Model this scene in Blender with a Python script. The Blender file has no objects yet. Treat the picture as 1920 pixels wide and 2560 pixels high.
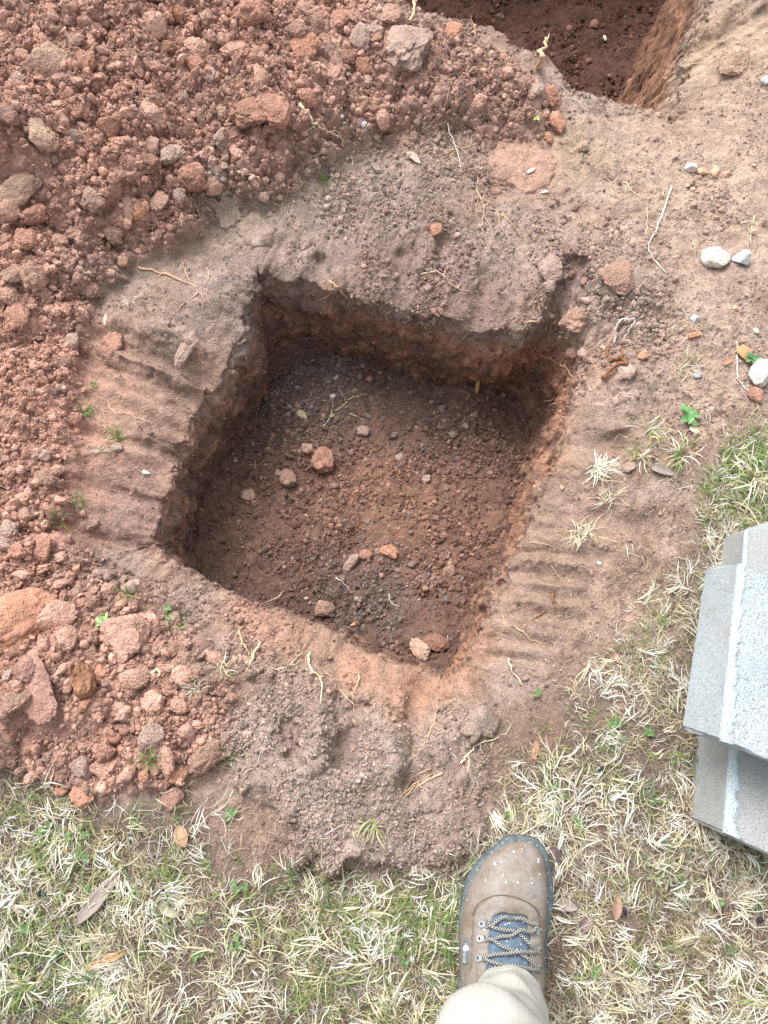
import bpy, math, random
import numpy as np
from mathutils import Vector, Matrix, Euler, noise as mnoise
from mathutils.bvhtree import BVHTree
from mathutils.geometry import delaunay_2d_cdt

random.seed(7)
rng = np.random.default_rng(7)
scene = bpy.context.scene
COL = scene.collection

# ------------------------------------------------------------------ camera, sky, sun
CAM_H, PITCH, FPX = 1.15, 20.0, 1536.0          # metres, degrees from straight down, focal length for a 1659 px wide frame
cam_d = bpy.data.cameras.new('camera')
cam = bpy.data.objects.new('camera', cam_d)
COL.objects.link(cam)
cam.location = (0, 0, CAM_H)
cam.rotation_euler = (math.radians(PITCH), 0, 0)
cam_d.sensor_fit = 'VERTICAL'
cam_d.sensor_height = 24.0
cam_d.lens = 24.0 * FPX / 2212.0
cam_d.clip_start = 0.01
cam_d.clip_end = 500
scene.camera = cam

world = bpy.data.worlds.new('World')
scene.world = world
world.use_nodes = True
wn, wl = world.node_tree.nodes, world.node_tree.links
bg = wn['Background']
sky = wn.new('ShaderNodeTexSky')
sky.sky_type = 'NISHITA'
sky.sun_disc = False
SUN_EL, SUN_AZ = 54.0, -32.0                      # azimuth clockwise from +Y
sky.sun_elevation = math.radians(SUN_EL)
sky.sun_rotation = math.radians(SUN_AZ)
sky.dust_density = 4.0
sky.ozone_density = 1.0
hs = wn.new('ShaderNodeHueSaturation')           # overcast: the blue is mostly washed out
hs.inputs['Saturation'].default_value = 0.18
wl.new(sky.outputs[0], hs.inputs['Color'])
wl.new(hs.outputs[0], bg.inputs['Color'])
bg.inputs['Strength'].default_value = 0.14

sun_d = bpy.data.lights.new('sun', 'SUN')
sun_d.energy = 1.35
sun_d.angle = math.radians(34)
sun_d.color = (1.0, 0.97, 0.93)
sun = bpy.data.objects.new('sun', sun_d)
COL.objects.link(sun)
az, el = math.radians(SUN_AZ), math.radians(SUN_EL)
sdir = Vector((math.sin(az) * math.cos(el), math.cos(az) * math.cos(el), math.sin(el)))
sun.rotation_euler = sdir.to_track_quat('Z', 'Y').to_euler()
sun.location = sdir * 20
scene.view_settings.view_transform = 'Standard'
scene.view_settings.look = 'None'
scene.view_settings.gamma = 1.0
scene.view_settings.exposure = 1.04
scene.view_settings.use_curve_mapping = False
scene.cycles.max_bounces = 6
scene.cycles.diffuse_bounces = 3

# ------------------------------------------------------------------ measuring: where a sight line meets a level plane
PA = math.radians(PITCH)
FW = np.array([0, math.sin(PA), -math.cos(PA)])
UP = np.array([0, math.cos(PA), math.sin(PA)])
CP = np.array([0, 0, CAM_H])

def sight(px, py):
    return FW + np.array([1.0, 0, 0]) * (px - 829.5) / FPX + UP * (1106 - py) / FPX

def P(px, py, z=0.0):
    d = sight(px, py)
    return CP + d * ((z - CAM_H) / d[2])

# ------------------------------------------------------------------ numpy noise
TAB3 = rng.random((64, 64, 64)).astype(np.float32)
TAB2 = rng.random((256, 256)).astype(np.float32)
JX = rng.random((256, 256)).astype(np.float32)
JY = rng.random((256, 256)).astype(np.float32)
JR = rng.random((256, 256)).astype(np.float32)

def n3(x, y, z, s=0):
    x = x + 17.3 * s; y = y + 5.1 * s; z = z + 9.7 * s
    xi = np.floor(x).astype(np.int64); yi = np.floor(y).astype(np.int64); zi = np.floor(z).astype(np.int64)
    fx = x - xi; fy = y - yi; fz = z - zi
    fx = fx * fx * (3 - 2 * fx); fy = fy * fy * (3 - 2 * fy); fz = fz * fz * (3 - 2 * fz)
    x0, x1, y0, y1, z0, z1 = xi & 63, (xi + 1) & 63, yi & 63, (yi + 1) & 63, zi & 63, (zi + 1) & 63
    a = TAB3[x0, y0, z0] * (1 - fx) + TAB3[x1, y0, z0] * fx
    b = TAB3[x0, y1, z0] * (1 - fx) + TAB3[x1, y1, z0] * fx
    c = TAB3[x0, y0, z1] * (1 - fx) + TAB3[x1, y0, z1] * fx
    d = TAB3[x0, y1, z1] * (1 - fx) + TAB3[x1, y1, z1] * fx
    e = a * (1 - fy) + b * fy
    f = c * (1 - fy) + d * fy
    return (e * (1 - fz) + f * fz) * 2 - 1

def fbm3(x, y, z, s=0, o=4):
    r = 0; a = 1.0; t = 0
    for i in range(o):
        r = r + a * n3(x, y, z, s + i * 3); t += a
        a *= 0.5; x = x * 2.03; y = y * 2.03; z = z * 2.03
    return r / t

def n2(x, y, s=0):
    x = x + 31.7 * s; y = y + 12.9 * s
    xi = np.floor(x).astype(np.int64); yi = np.floor(y).astype(np.int64)
    fx = x - xi; fy = y - yi
    fx = fx * fx * (3 - 2 * fx); fy = fy * fy * (3 - 2 * fy)
    x0, x1, y0, y1 = xi & 255, (xi + 1) & 255, yi & 255, (yi + 1) & 255
    return ((TAB2[x0, y0] * (1 - fx) + TAB2[x1, y0] * fx) * (1 - fy) + (TAB2[x0, y1] * (1 - fx) + TAB2[x1, y1] * fx) * fy) * 2 - 1

def fbm2(x, y, s=0, o=4):
    r = 0; a = 1.0; t = 0
    for i in range(o):
        r = r + a * n2(x, y, s + i * 3); t += a
        a *= 0.5; x = x * 2.03; y = y * 2.03
    return r / t

def worley(x, y, s=0):
    """domes of crumbs: 0..1 height of a rounded lump in every cell, and a random number per lump"""
    x = x + 7.3 * s; y = y + 3.9 * s
    xi = np.floor(x).astype(np.int64); yi = np.floor(y).astype(np.int64)
    best = np.full(x.shape, 9.0, np.float32); rid = np.zeros(x.shape, np.float32)
    for dx in (-1, 0, 1):
        for dy in (-1, 0, 1):
            cx = (xi + dx) & 255; cy = (yi + dy) & 255
            px = xi + dx + JX[cx, cy]; py = yi + dy + JY[cx, cy]
            r = 0.45 + 0.55 * JR[cx, cy]
            d = ((px - x) ** 2 + (py - y) ** 2) / (r * r)
            m = d < best
            best = np.where(m, d, best); rid = np.where(m, JR[cx, cy], rid)
    return np.sqrt(np.clip(1 - best, 0, 1)) * (0.35 + 0.65 * rid), rid

def ss(a, b, x):
    t = np.clip((x - a) / (b - a), 0, 1)
    return t * t * (3 - 2 * t)

def lin(c):
    c = np.array(c, float) / 255
    return np.where(c <= 0.04045, c / 12.92, ((c + 0.055) / 1.055) ** 2.4)

# ------------------------------------------------------------------ shape helpers
def sdf_poly(X, Y, pts):
    """signed distance, negative inside"""
    pts = np.array(pts)[:, :2]
    d = np.full(X.shape, 1e9); s = np.zeros(X.shape, bool)
    n = len(pts)
    for i in range(n):
        a = pts[i]; b = pts[(i + 1) % n]
        ex, ey = b - a
        t = np.clip(((X - a[0]) * ex + (Y - a[1]) * ey) / (ex * ex + ey * ey), 0, 1)
        d = np.minimum(d, (X - a[0] - t * ex) ** 2 + (Y - a[1] - t * ey) ** 2)
        c = (a[1] > Y) != (b[1] > Y)
        with np.errstate(divide='ignore', invalid='ignore'):
            xx = (b[0] - a[0]) * (Y - a[1]) / (b[1] - a[1] + 1e-12) + a[0]
        s ^= c & (X < xx)
    return np.where(s, -1, 1) * np.sqrt(d)

def sdf_seg(X, Y, a, b):
    ex, ey = b[0] - a[0], b[1] - a[1]
    t = np.clip(((X - a[0]) * ex + (Y - a[1]) * ey) / (ex * ex + ey * ey), 0, 1)
    return np.hypot(X - a[0] - t * ex, Y - a[1] - t * ey), t

def blur(A, k, it=2):
    for _ in range(it):
        for ax in (0, 1):
            c = np.cumsum(np.pad(A, [(k + 1, k) if i == ax else (0, 0) for i in (0, 1)], mode='edge'), axis=ax)
            n = A.shape[ax]
            hi = np.take(c, np.arange(2 * k + 1, 2 * k + 1 + n), axis=ax)
            lo = np.take(c, np.arange(0, n), axis=ax)
            A = (hi - lo) / (2 * k + 1)
    return A

# ------------------------------------------------------------------ TERRAIN
S = 0.0030
xs = np.concatenate([[-80, -30, -12, -5, -2.6, -1.8], -1.8 + np.cumsum(np.linspace(.2, .012, 6)),
                     np.arange(-1.12, 1.12, S), 1.12 + np.cumsum(np.linspace(.008, .2, 8)), [2.6, 5, 12, 30, 80]])
ys = np.concatenate([[-80, -30, -12, -5, -2.2, -1.2, -.8, -.62, -.54], np.arange(-.50, 1.75, S),
                     np.arange(1.75, 2.75, .0055), 2.75 + np.cumsum(np.linspace(.008, .2, 8)), [4.5, 8, 16, 40, 80]])
xs = np.unique(np.round(xs, 5)); ys = np.unique(np.round(ys, 5))
NX, NY = len(xs), len(ys)
U, V = np.meshgrid(xs, ys, indexing='ij')

RIM_Z = -0.075
rim_px = [(572, 640), (690, 655), (850, 690), (1010, 735), (1120, 745), (1205, 725), (1243, 800), (1232, 870), (1195, 960),
          (1150, 1080), (1095, 1200), (1045, 1320), (985, 1425), (950, 1452), (900, 1432), (800, 1398), (700, 1352),
          (600, 1310), (480, 1270), (400, 1220), (368, 1185), (385, 1120), (405, 1000), (440, 920), (485, 870), (540, 760), (556, 690)]
rim = [P(a, b, RIM_Z)[:2] for a, b in rim_px]
pit2_px = [(400, -420), (680, -45), (770, 8), (880, 40), (1010, 95), (1060, 108), (1120, 150), (1180, 168), (1222, 222), (1290, 226),
           (1340, 214), (1400, 226), (1443, 236), (1462, 160), (1495, 70), (1530, -20), (1560, -110)]
pit2 = [P(a, b, -.02 if a < 1000 else -.062)[:2] for a, b in pit2_px] + [np.array([1.2, 2.75]), np.array([-.5, 2.75])]

def warp_field(poly, w, e, W, k=5, wob=1.0):
    d = sdf_poly(U, V, poly)
    d = np.where(np.abs(d) < .45, d, np.sign(d) * .45)
    d0 = d + 0.004 * fbm2(U * 45, V * 45, 11) + .004 * n2(U * 14, V * 14, 3)
    db0 = blur(d0, k)
    ok = (U > -1.1) & (U < 1.1) & (V > -.48)
    gx, gy = np.gradient(db0, xs, ys)
    db = db0 + (.009 * fbm2(U * 26, V * 26, 12, 3) + .004 * n2(U * 90, V * 90, 19)) * wob
    g = np.hypot(gx, gy) + 1e-6
    a = np.abs(db)
    D = np.where(a < w, a * e / w, np.where(a < W, e + (a - w) * (W - e) / (W - w), a)) * np.sign(db)
    m = np.where(g > .25, 1, g / .25) * ok
    return db, (D - db) * gx / g * m, (D - db) * gy / g * m

d1, wx1, wy1 = warp_field(rim, .075, .014, .19, 4)
d2, wx2, wy2 = warp_field(pit2, .075, .02, .17, 5, 1.3)
X = U + wx1 + wx2
Y = V + wy1 + wy2

# floor corners against rim corners
corn = [((572, 640), (606, 742), -.285), ((1243, 800), (1150, 892), -.32), ((950, 1452), (940, 1450), -.30), ((368, 1185), (384, 1196), -.25)]
wsum = 0; ox = 0; oy = 0; fz = 0
for r_, f_, z_ in corn:
    a = P(*r_, RIM_Z); b = P(*f_, z_)
    w_ = 1 / (((X - a[0]) ** 2 + (Y - a[1]) ** 2) + .004)
    wsum = wsum + w_; ox = ox + w_ * (b[0] - a[0]); oy = oy + w_ * (b[1] - a[1]); fz = fz + w_ * z_
ox /= wsum; oy /= wsum; fz /= wsum
S1 = 1 - ss(-.080 + .008 * ss(.1, .25, X), .072, d1)
X = X + ox * S1 * .8; Y = Y + oy * S1 * .8
S2 = 1 - ss(-.088, .062, d2)
X = X - .10 * S2 * ss(.5, .75, X)

# --- base relief around the pits
heap_px = [(-700, -900), (700, -420), (790, -20), (900, 60), (1060, 110), (1190, 200), (1215, 262), (1120, 300), (1000, 290),
           (850, 280), (720, 330), (640, 400), (480, 440), (400, 520), (290, 560), (215, 620), (190, 720), (170, 830), (175, 980), (150, 1120),
           (210, 1200), (330, 1290), (440, 1370), (520, 1440), (520, 1540), (470, 1660), (380, 1720), (200, 1715), (0, 1655), (-700, 1700)]
heap = [P(a, b, 0.02)[:2] for a, b in heap_px]
mound_px = [(540, 1430), (490, 1560), (508, 1690), (600, 1732), (655, 1790), (645, 1860), (720, 1888), (900, 1885), (1000, 1870),
            (1052, 1800), (1075, 1640), (1055, 1540), (960, 1500), (800, 1470), (660, 1440)]
mound = [P(a, b, 0.03)[:2] for a, b in mound_px]
lawn_px = [(-900, 1690), (0, 1665), (190, 1735), (390, 1725), (500, 1775), (580, 1830), (660, 1890), (900, 1900), (1000, 1880), (1060, 1790),
           (1110, 1600), (1180, 1500), (1300, 1440), (1395, 1340), (1455, 1270), (1515, 1190), (1500, 1040), (1560, 930), (1640, 900), (2600, 700),
           (2600, 2800), (830, 3200), (-900, 3200)]
lawn = [P(a, b, 0.0)[:2] for a, b in lawn_px]
dh = sdf_poly(X, Y, heap) + .02 * fbm2(X * 16, Y * 16, 5)
dm = sdf_poly(X, Y, mound) + .030 * fbm2(X * 16, Y * 16, 6) + .008 * n2(X * 80, Y * 80, 7)
dl = sdf_poly(X, Y, lawn) + .03 * fbm2(X * 12, Y * 12, 8)
lawn_m = ss(.03, -.03, dl)
hf = .30 + .70 * ss(.55, 1.25, Y)
hin = np.clip(-dh, 0, 3)
hf = hf * (.12 + .88 * ss(-.02, .30, d2))
Z = hf * (.13 * (1 - np.exp(-hin / .22)) + .09 * np.clip(hin, 0, 1.0)) + .008 * ss(.03, -.06, dh)
sw = ss(.07, -.05, X) * ss(.16, .0, Y - .55 * X)          # the mound drops sharply only on its lawn side
Z += .040 * ss(.012, -.022, dm) * sw + .026 * ss(.05, -.12, dm) * (1 - sw)
Z += fbm2(X * 3, Y * 3, 2) * .012
Z += fbm2(X * 10, Y * 10, 4) * .006 * (1 - lawn_m)
# funnel down towards the first pit, second pit
fd = np.clip(d1, 0, 1)
Z -= .095 * np.exp(-(fd / .085) ** 1.35) * (d1 > -.2)
c_ = P(600, 1330, -.05); Z -= .030 * np.exp(-(fd / .05) ** 2) * np.exp(-((X - c_[0]) ** 2 + (Y - c_[1]) ** 2) / .05) * (d1 > -.2)
fd2 = np.clip(d2, 0, 1)
Z -= .09 * np.exp(-(fd2 / .12) ** 1.5) * ss(.35, .62, X)
Z -= .03 * np.exp(-(fd2 / .03) ** 1.5)

def W2(p, z=-.02):
    return P(p[0], p[1], z)[:2]
# bumps: px centre, radius m, height m
for (a, b, r, h) in [(1310, 620, .07, .035), (1340, 800, .07, .025), (1280, 700, .04, .02), (1330, 1105, .06, .022), (1250, 560, .08, .02),
                     (1260, 985, .06, .02), (360, 735, .05, .022), (430, 640, .06, .02), (280, 960, .05, .015), (560, 560, .08, .02),
                     (1330, 1200, .05, .02), (690, 1600, .04, .012), (840, 1600, .05, .014), (1010, 1560, .05, .02), (80, 470, .07, .05),
                     (150, 450, .09, .06), (40, 430, .07, .04), (270, 480, .05, .02), (60, 620, .06, .03), (340, 90, .1, .03), (640, 260, .1, .03),
                     (80, 1480, .06, .03), (60, 1560, .06, .02), (870, 100, .09, .03), (1620, 120, .12, .03), (1500, 190, .05, -.02), (1475, 190, .022, -.035), (700, 1150, .09, .012), (900, 1000, .12, .01)]:
    c = W2((a, b), 0)
    Z += h * np.exp(-((X - c[0]) ** 2 + (Y - c[1]) ** 2) / (r * r))
heapish = ss(.02, -.03, dh)
# tooth marks and ridges: a, b (px), width m, height m
SM = np.zeros(X.shape)      # how far a spot was scraped smooth
WMARKS = []; EMARKS = []
for k_ in range(10):
    if k_ in (5, 6, 8): continue
    y_ = 745 + 45 * k_ + random.uniform(-14, 14); sl = 62 - 5 * k_
    xa = 225 + random.uniform(-25, 25) - 9 * k_; xb = 462 - 11 * k_ + random.uniform(-12, 12)
    WMARKS += [((xa, y_), (xb, y_ + sl + 20), .013, -.0075 + random.uniform(-.004, .004)), ((xa + 15, y_ + 18), (xb - random.uniform(5, 60), y_ + sl + 40), .010, .003)]
for k_ in range(7):
    y_ = 1190 + 37 * k_ + random.uniform(-13, 13); xa = 1128 - 13 * k_
    EMARKS += [((xa, y_), (xa + random.uniform(120, 190), y_ + 28), .013, -.0075 + random.uniform(-.004, .004)), ((xa, y_ + 17), (xa + random.uniform(90, 150), y_ + 42), .008, .005)]
for (a, b, w, h) in WMARKS + EMARKS + [((270, 715), (440, 765), 0.0160, 0.0160), ((270, 790), (460, 850), 0.0120, 0.0120), ((1290, 1130), (1392, 1155), 0.0240, -0.0200), ((1245, 962), (1350, 962), 0.0220, -0.0180), ((775, 1540), (744, 1655), 0.0154, -0.0210), ((735, 1500), (731, 1550), 0.0110, -0.0120), ((902, 1500), (884, 1695), .0160, -.0170), ((630, 1572), (636, 1620), 0.0154, -0.0180), ((700, 1544), (684, 1652), 0.0176, 0.0180), ((818, 1540), (862, 1652), 0.0198, 0.0180), ((600, 540), (618, 640), 0.0140, -0.0100), ((690, 560), (702, 668), 0.0130, -0.0120), ((865, 560), (868, 690), 0.0160, -0.0100), ((1052, 605), (1036, 720), 0.0180, -0.0140), ((1240, 596), (1192, 712), 0.0160, -0.0260), ((1010, 730), (1005, 690), 0.0080, -0.0200), ((955, 520), (950, 560), 0.0100, -0.0150), ((1190, 570), (1165, 690), 0.0180, 0.0200), ((1480, 130), (1659, 60), 0.0200, -0.0160), ((1500, 90), (1700, 10), 0.0180, -0.0160), ((1520, 50), (1680, -40), 0.0160, 0.0120), ((700, 1150), (760, 1130), 0.0200, -0.0040), ((680, 960), (700, 1000), 0.0200, 0.0100), ((930, 860), (1130, 905), 0.0080, -0.0080), ((560, 985), (470, 1150), 0.0060, -0.0060)]:
    dd, t = sdf_seg(X, Y, W2(a), W2(b))
    wob = 1 + .35 * n2(X * 40, Y * 40, 14)
    k = np.exp(-(dd / (w * 1.1 * wob)) ** 2.4) if h < 0 else np.exp(-(dd / (w * wob)) ** 2)
    Z += h * k * (1.2 + .35 * n2(X * 18, Y * 18, 15))
    if h < 0:
        SM = np.maximum(SM, np.clip(k * 1.5, 0, 1))
# scrape marks that run down towards the pit, side by side
c0 = np.mean(np.array(rim), 0)
for (p_, q_, nrm_amp) in [((368, 1185), (572, 640), .0045), ((572, 640), (1243, 800), .0065), ((1243, 800), (950, 1452), .0055), ((950, 1452), (368, 1185), .0045)]:
    A_ = P(*p_, RIM_Z)[:2]; B_ = P(*q_, RIM_Z)[:2]; t_ = (B_ - A_) / np.linalg.norm(B_ - A_); n_ = np.array([-t_[1], t_[0]])
    if np.dot(n_, A_ - c0) < 0: n_ = -n_
    uu = (X - A_[0]) * t_[0] + (Y - A_[1]) * t_[1]; vv = (X - A_[0]) * n_[0] + (Y - A_[1]) * n_[1]
    L_ = np.linalg.norm(B_ - A_)
    m_ = ss(-.10, .02, uu) * ss(L_ + .10, L_ - .02, uu) * ss(-.03, .01, vv) * np.exp(-(np.clip(vv, 0, 1) / .13) ** 2)
    uu2 = uu + .03 * fbm2(X * 9, Y * 9, 101, 2)
    r1 = n2(uu2 * 34, vv * 5, 102); r2 = 1 - np.abs(n2(uu2 * 62, vv * 8, 103)) * 2; r3 = n2(uu2 * 150, vv * 14, 104)
    Z += m_ * (nrm_amp * 1.3 * r1 + nrm_amp * .55 * r2 + nrm_amp * .22 * r3) * (1 - heapish)
    SM = np.maximum(SM, m_ * .65 * ss(-.2, .5, r1 + .5 * fbm2(X * 12, Y * 12, 105)) * (1 - heapish))
# walls and floors
flo1 = fz + .010 * fbm2(X * 9, Y * 9, 21) + .006 * fbm2(X * 30, Y * 30, 22)
for (a, b, r, h) in [(940, 1390, .06, .03), (700, 830, .10, .02), (640, 1220, .12, .012), (1020, 840, .06, .03), (760, 1060, .15, -.012), (600, 760, .07, .03)]:
    c = P(a, b, -.3)
    flo1 = flo1 + h * np.exp(-((X - c[0]) ** 2 + (Y - c[1]) ** 2) / (r * r))
Z = Z * (1 - S1) + flo1 * S1
flo2 = -.50 + .03 * fbm2(X * 6, Y * 6, 23) + .012 * fbm2(X * 25, Y * 25, 24)
Z = Z * (1 - S2) + flo2 * S2

# --- normals of the base surface
def normals(X, Y, Z):
    dxu, dyu, dzu = (np.gradient(A, axis=0) for A in (X, Y, Z))
    dxv, dyv, dzv = (np.gradient(A, axis=1) for A in (X, Y, Z))
    nx = dyu * dzv - dzu * dyv; ny = dzu * dxv - dxu * dzv; nz = dxu * dyv - dyu * dxv
    l = np.sqrt(nx * nx + ny * ny + nz * nz) + 1e-12
    return nx / l, ny / l, nz / l
nx, ny, nz = normals(X, Y, Z)
wall = ss(.85, .5, nz)
w1 = wall * (np.abs(d1) < .13); w2 = wall * (np.abs(d2) < .14)
floor1 = ss(.5, 1, S1) * (1 - wall)
floor2 = ss(.5, 1, S2) * (1 - wall)
hsoft = .5 * ss(-.15, .1, X)
heap_m = ss(.02 + .08 * hsoft, -.03 - .10 * hsoft, dh) * (1 - S1) * (1 - S2)
mound_m = ss(.01, -.02, dm) * (1 - S1)
# crumbliness 0..1
crumb = np.clip(.14 + .80 * heap_m + .40 * mound_m + .40 * fbm2(X * 11, Y * 11, 31), .03, 1)
for (a, b, r, v) in [(820, 1060, .12, -.3), (1330, 640, .13, .6), (1330, 800, .1, .6), (900, 480, .15, .4), (1000, 340, .1, .2), (360, 730, .06, .4),
                     (1130, 355, .07, -.7), (710, 210, .06, -.5), (1450, 430, .22, -.35), (1300, 1330, .12, -.2), (700, 190, .07, -.6), (540, 510, .06, -.7),
                     (490, 460, .04, -.5), (460, 680, .07, -.4), (1550, 330, .2, -.4), (120, 1550, .06, -.4)]:
    c = W2((a, b), 0)
    crumb += v * np.exp(-((X - c[0]) ** 2 + (Y - c[1]) ** 2) / (r * r))
crumb = np.clip(crumb * (1 - .75 * SM), .06, 1)
crumb = np.where(S1 > .5, np.clip(.45 + .5 * fbm2(X * 9, Y * 9, 33), .15, 1), crumb)
crumb = np.where(S2 > .5, .32, crumb)
wa, _ = worley(X / .060, Y / .060, 1)
wb, _ = worley(X / .026, Y / .026, 2)
wc, idc = worley(X / .013, Y / .013, 3)
wd, idd = worley(X / .0085, Y / .0085, 4)
big = np.clip(heap_m * (1.1 - .5 * ss(0, .25, .9 - Y)), 0, 1)
flat = 1 - wall
crk = np.abs(fbm2(X * 24, Y * 24, 81, 3)); crk = np.exp(-(crk / .035) ** 2)      # cracks between lumps
crk2 = np.exp(-(np.abs(fbm2(X * 60, Y * 60, 85, 3)) / .05) ** 2)
D = flat * (big * wa * .026 + (.40 * crumb + .75 * big * crumb) * wb * .014 + crumb * wc * .0058 + (.16 + .84 * crumb) * wd * .0026)
D -= flat * (crk * (.002 + .007 * crumb) + crk2 * (.0008 + .003 * crumb)) * (1 - .8 * SM)
D += flat * mound_m * (fbm2(X * 18, Y * 18, 88) * .014) + flat * (1 - lawn_m) * (1 - SM) * (1 - S1) * fbm2(X * 30, Y * 30, 89) * .004
D *= 1 - .55 * lawn_m
f3a = fbm3(X * 22, Y * 22, Z * 22, 1, 3)
f3b = fbm3(X * 75, Y * 75, Z * 75, 5, 3)
f3s = fbm3(X * 28, Y * 28, Z * 190, 9, 3)
chunk = np.abs(fbm3(X * 34, Y * 34, Z * 34, 41, 3))
D -= wall * np.exp(-(chunk / .045) ** 2) * .006
D += f3a * (.004 + .011 * wall) + f3b * (.0022 + .0060 * wall) * (1 - .7 * SM) + f3s * wall * .005 * (1 - .7 * (S2 > .02))
near = (U > -1.15) & (U < 1.15) & (V > -.55) & (V < 2.8)
D = D * near
X = X + nx * D; Y = Y + ny * D; Z = Z + nz * D
nx, ny, nz = normals(X, Y, Z)

# --- soil colours (with painted shade for the pit floor and the gaps between lumps)
C_RED, C_RED2, C_ORG = lin((166, 108, 84)), lin((186, 128, 103)), lin((186, 120, 76))
C_GREY, C_BRN, C_PALE, C_PUR = lin((158, 136, 124)), lin((150, 116, 97)), lin((188, 158, 138)), lin((140, 112, 106))
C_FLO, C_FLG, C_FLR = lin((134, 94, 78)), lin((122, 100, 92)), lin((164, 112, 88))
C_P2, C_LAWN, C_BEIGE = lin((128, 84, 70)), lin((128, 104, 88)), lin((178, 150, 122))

def soft(c, k=.30, g=1.06):
    l = float(np.dot(c, (.2126, .7152, .0722)))
    c = np.array(c, float); s = (c.max() - c.min()) / c.max()
    w = min(1, max(0, (s - .45) / .3))                     # only the strong reds lean to orange
    return (c * (1 - k) + l * k) * g * (np.array((1.02, 1.035, 1.0)) * w + np.array((1.025, 1.008, .985)) * (1 - w))
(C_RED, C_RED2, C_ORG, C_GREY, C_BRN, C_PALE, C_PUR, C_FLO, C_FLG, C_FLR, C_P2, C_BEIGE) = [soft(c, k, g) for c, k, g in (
    (C_RED, .44, 1.38), (C_RED2, .44, 1.22), (C_ORG, .40, .98), (C_GREY, .28, 1.02), (C_BRN, .36, 1.02), (C_PALE, .26, .84), (C_PUR, .25, 1.0), (C_FLO, .30, .80), (C_FLG, .25, .70), (C_FLR, .30, .92), (C_P2, .24, .52), (C_BEIGE, .2, .9))]  # low gains on the pit floor put the shade down there into its colour
C_LAWN = soft(lin((98, 82, 70)), .3, 1.0)

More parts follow.
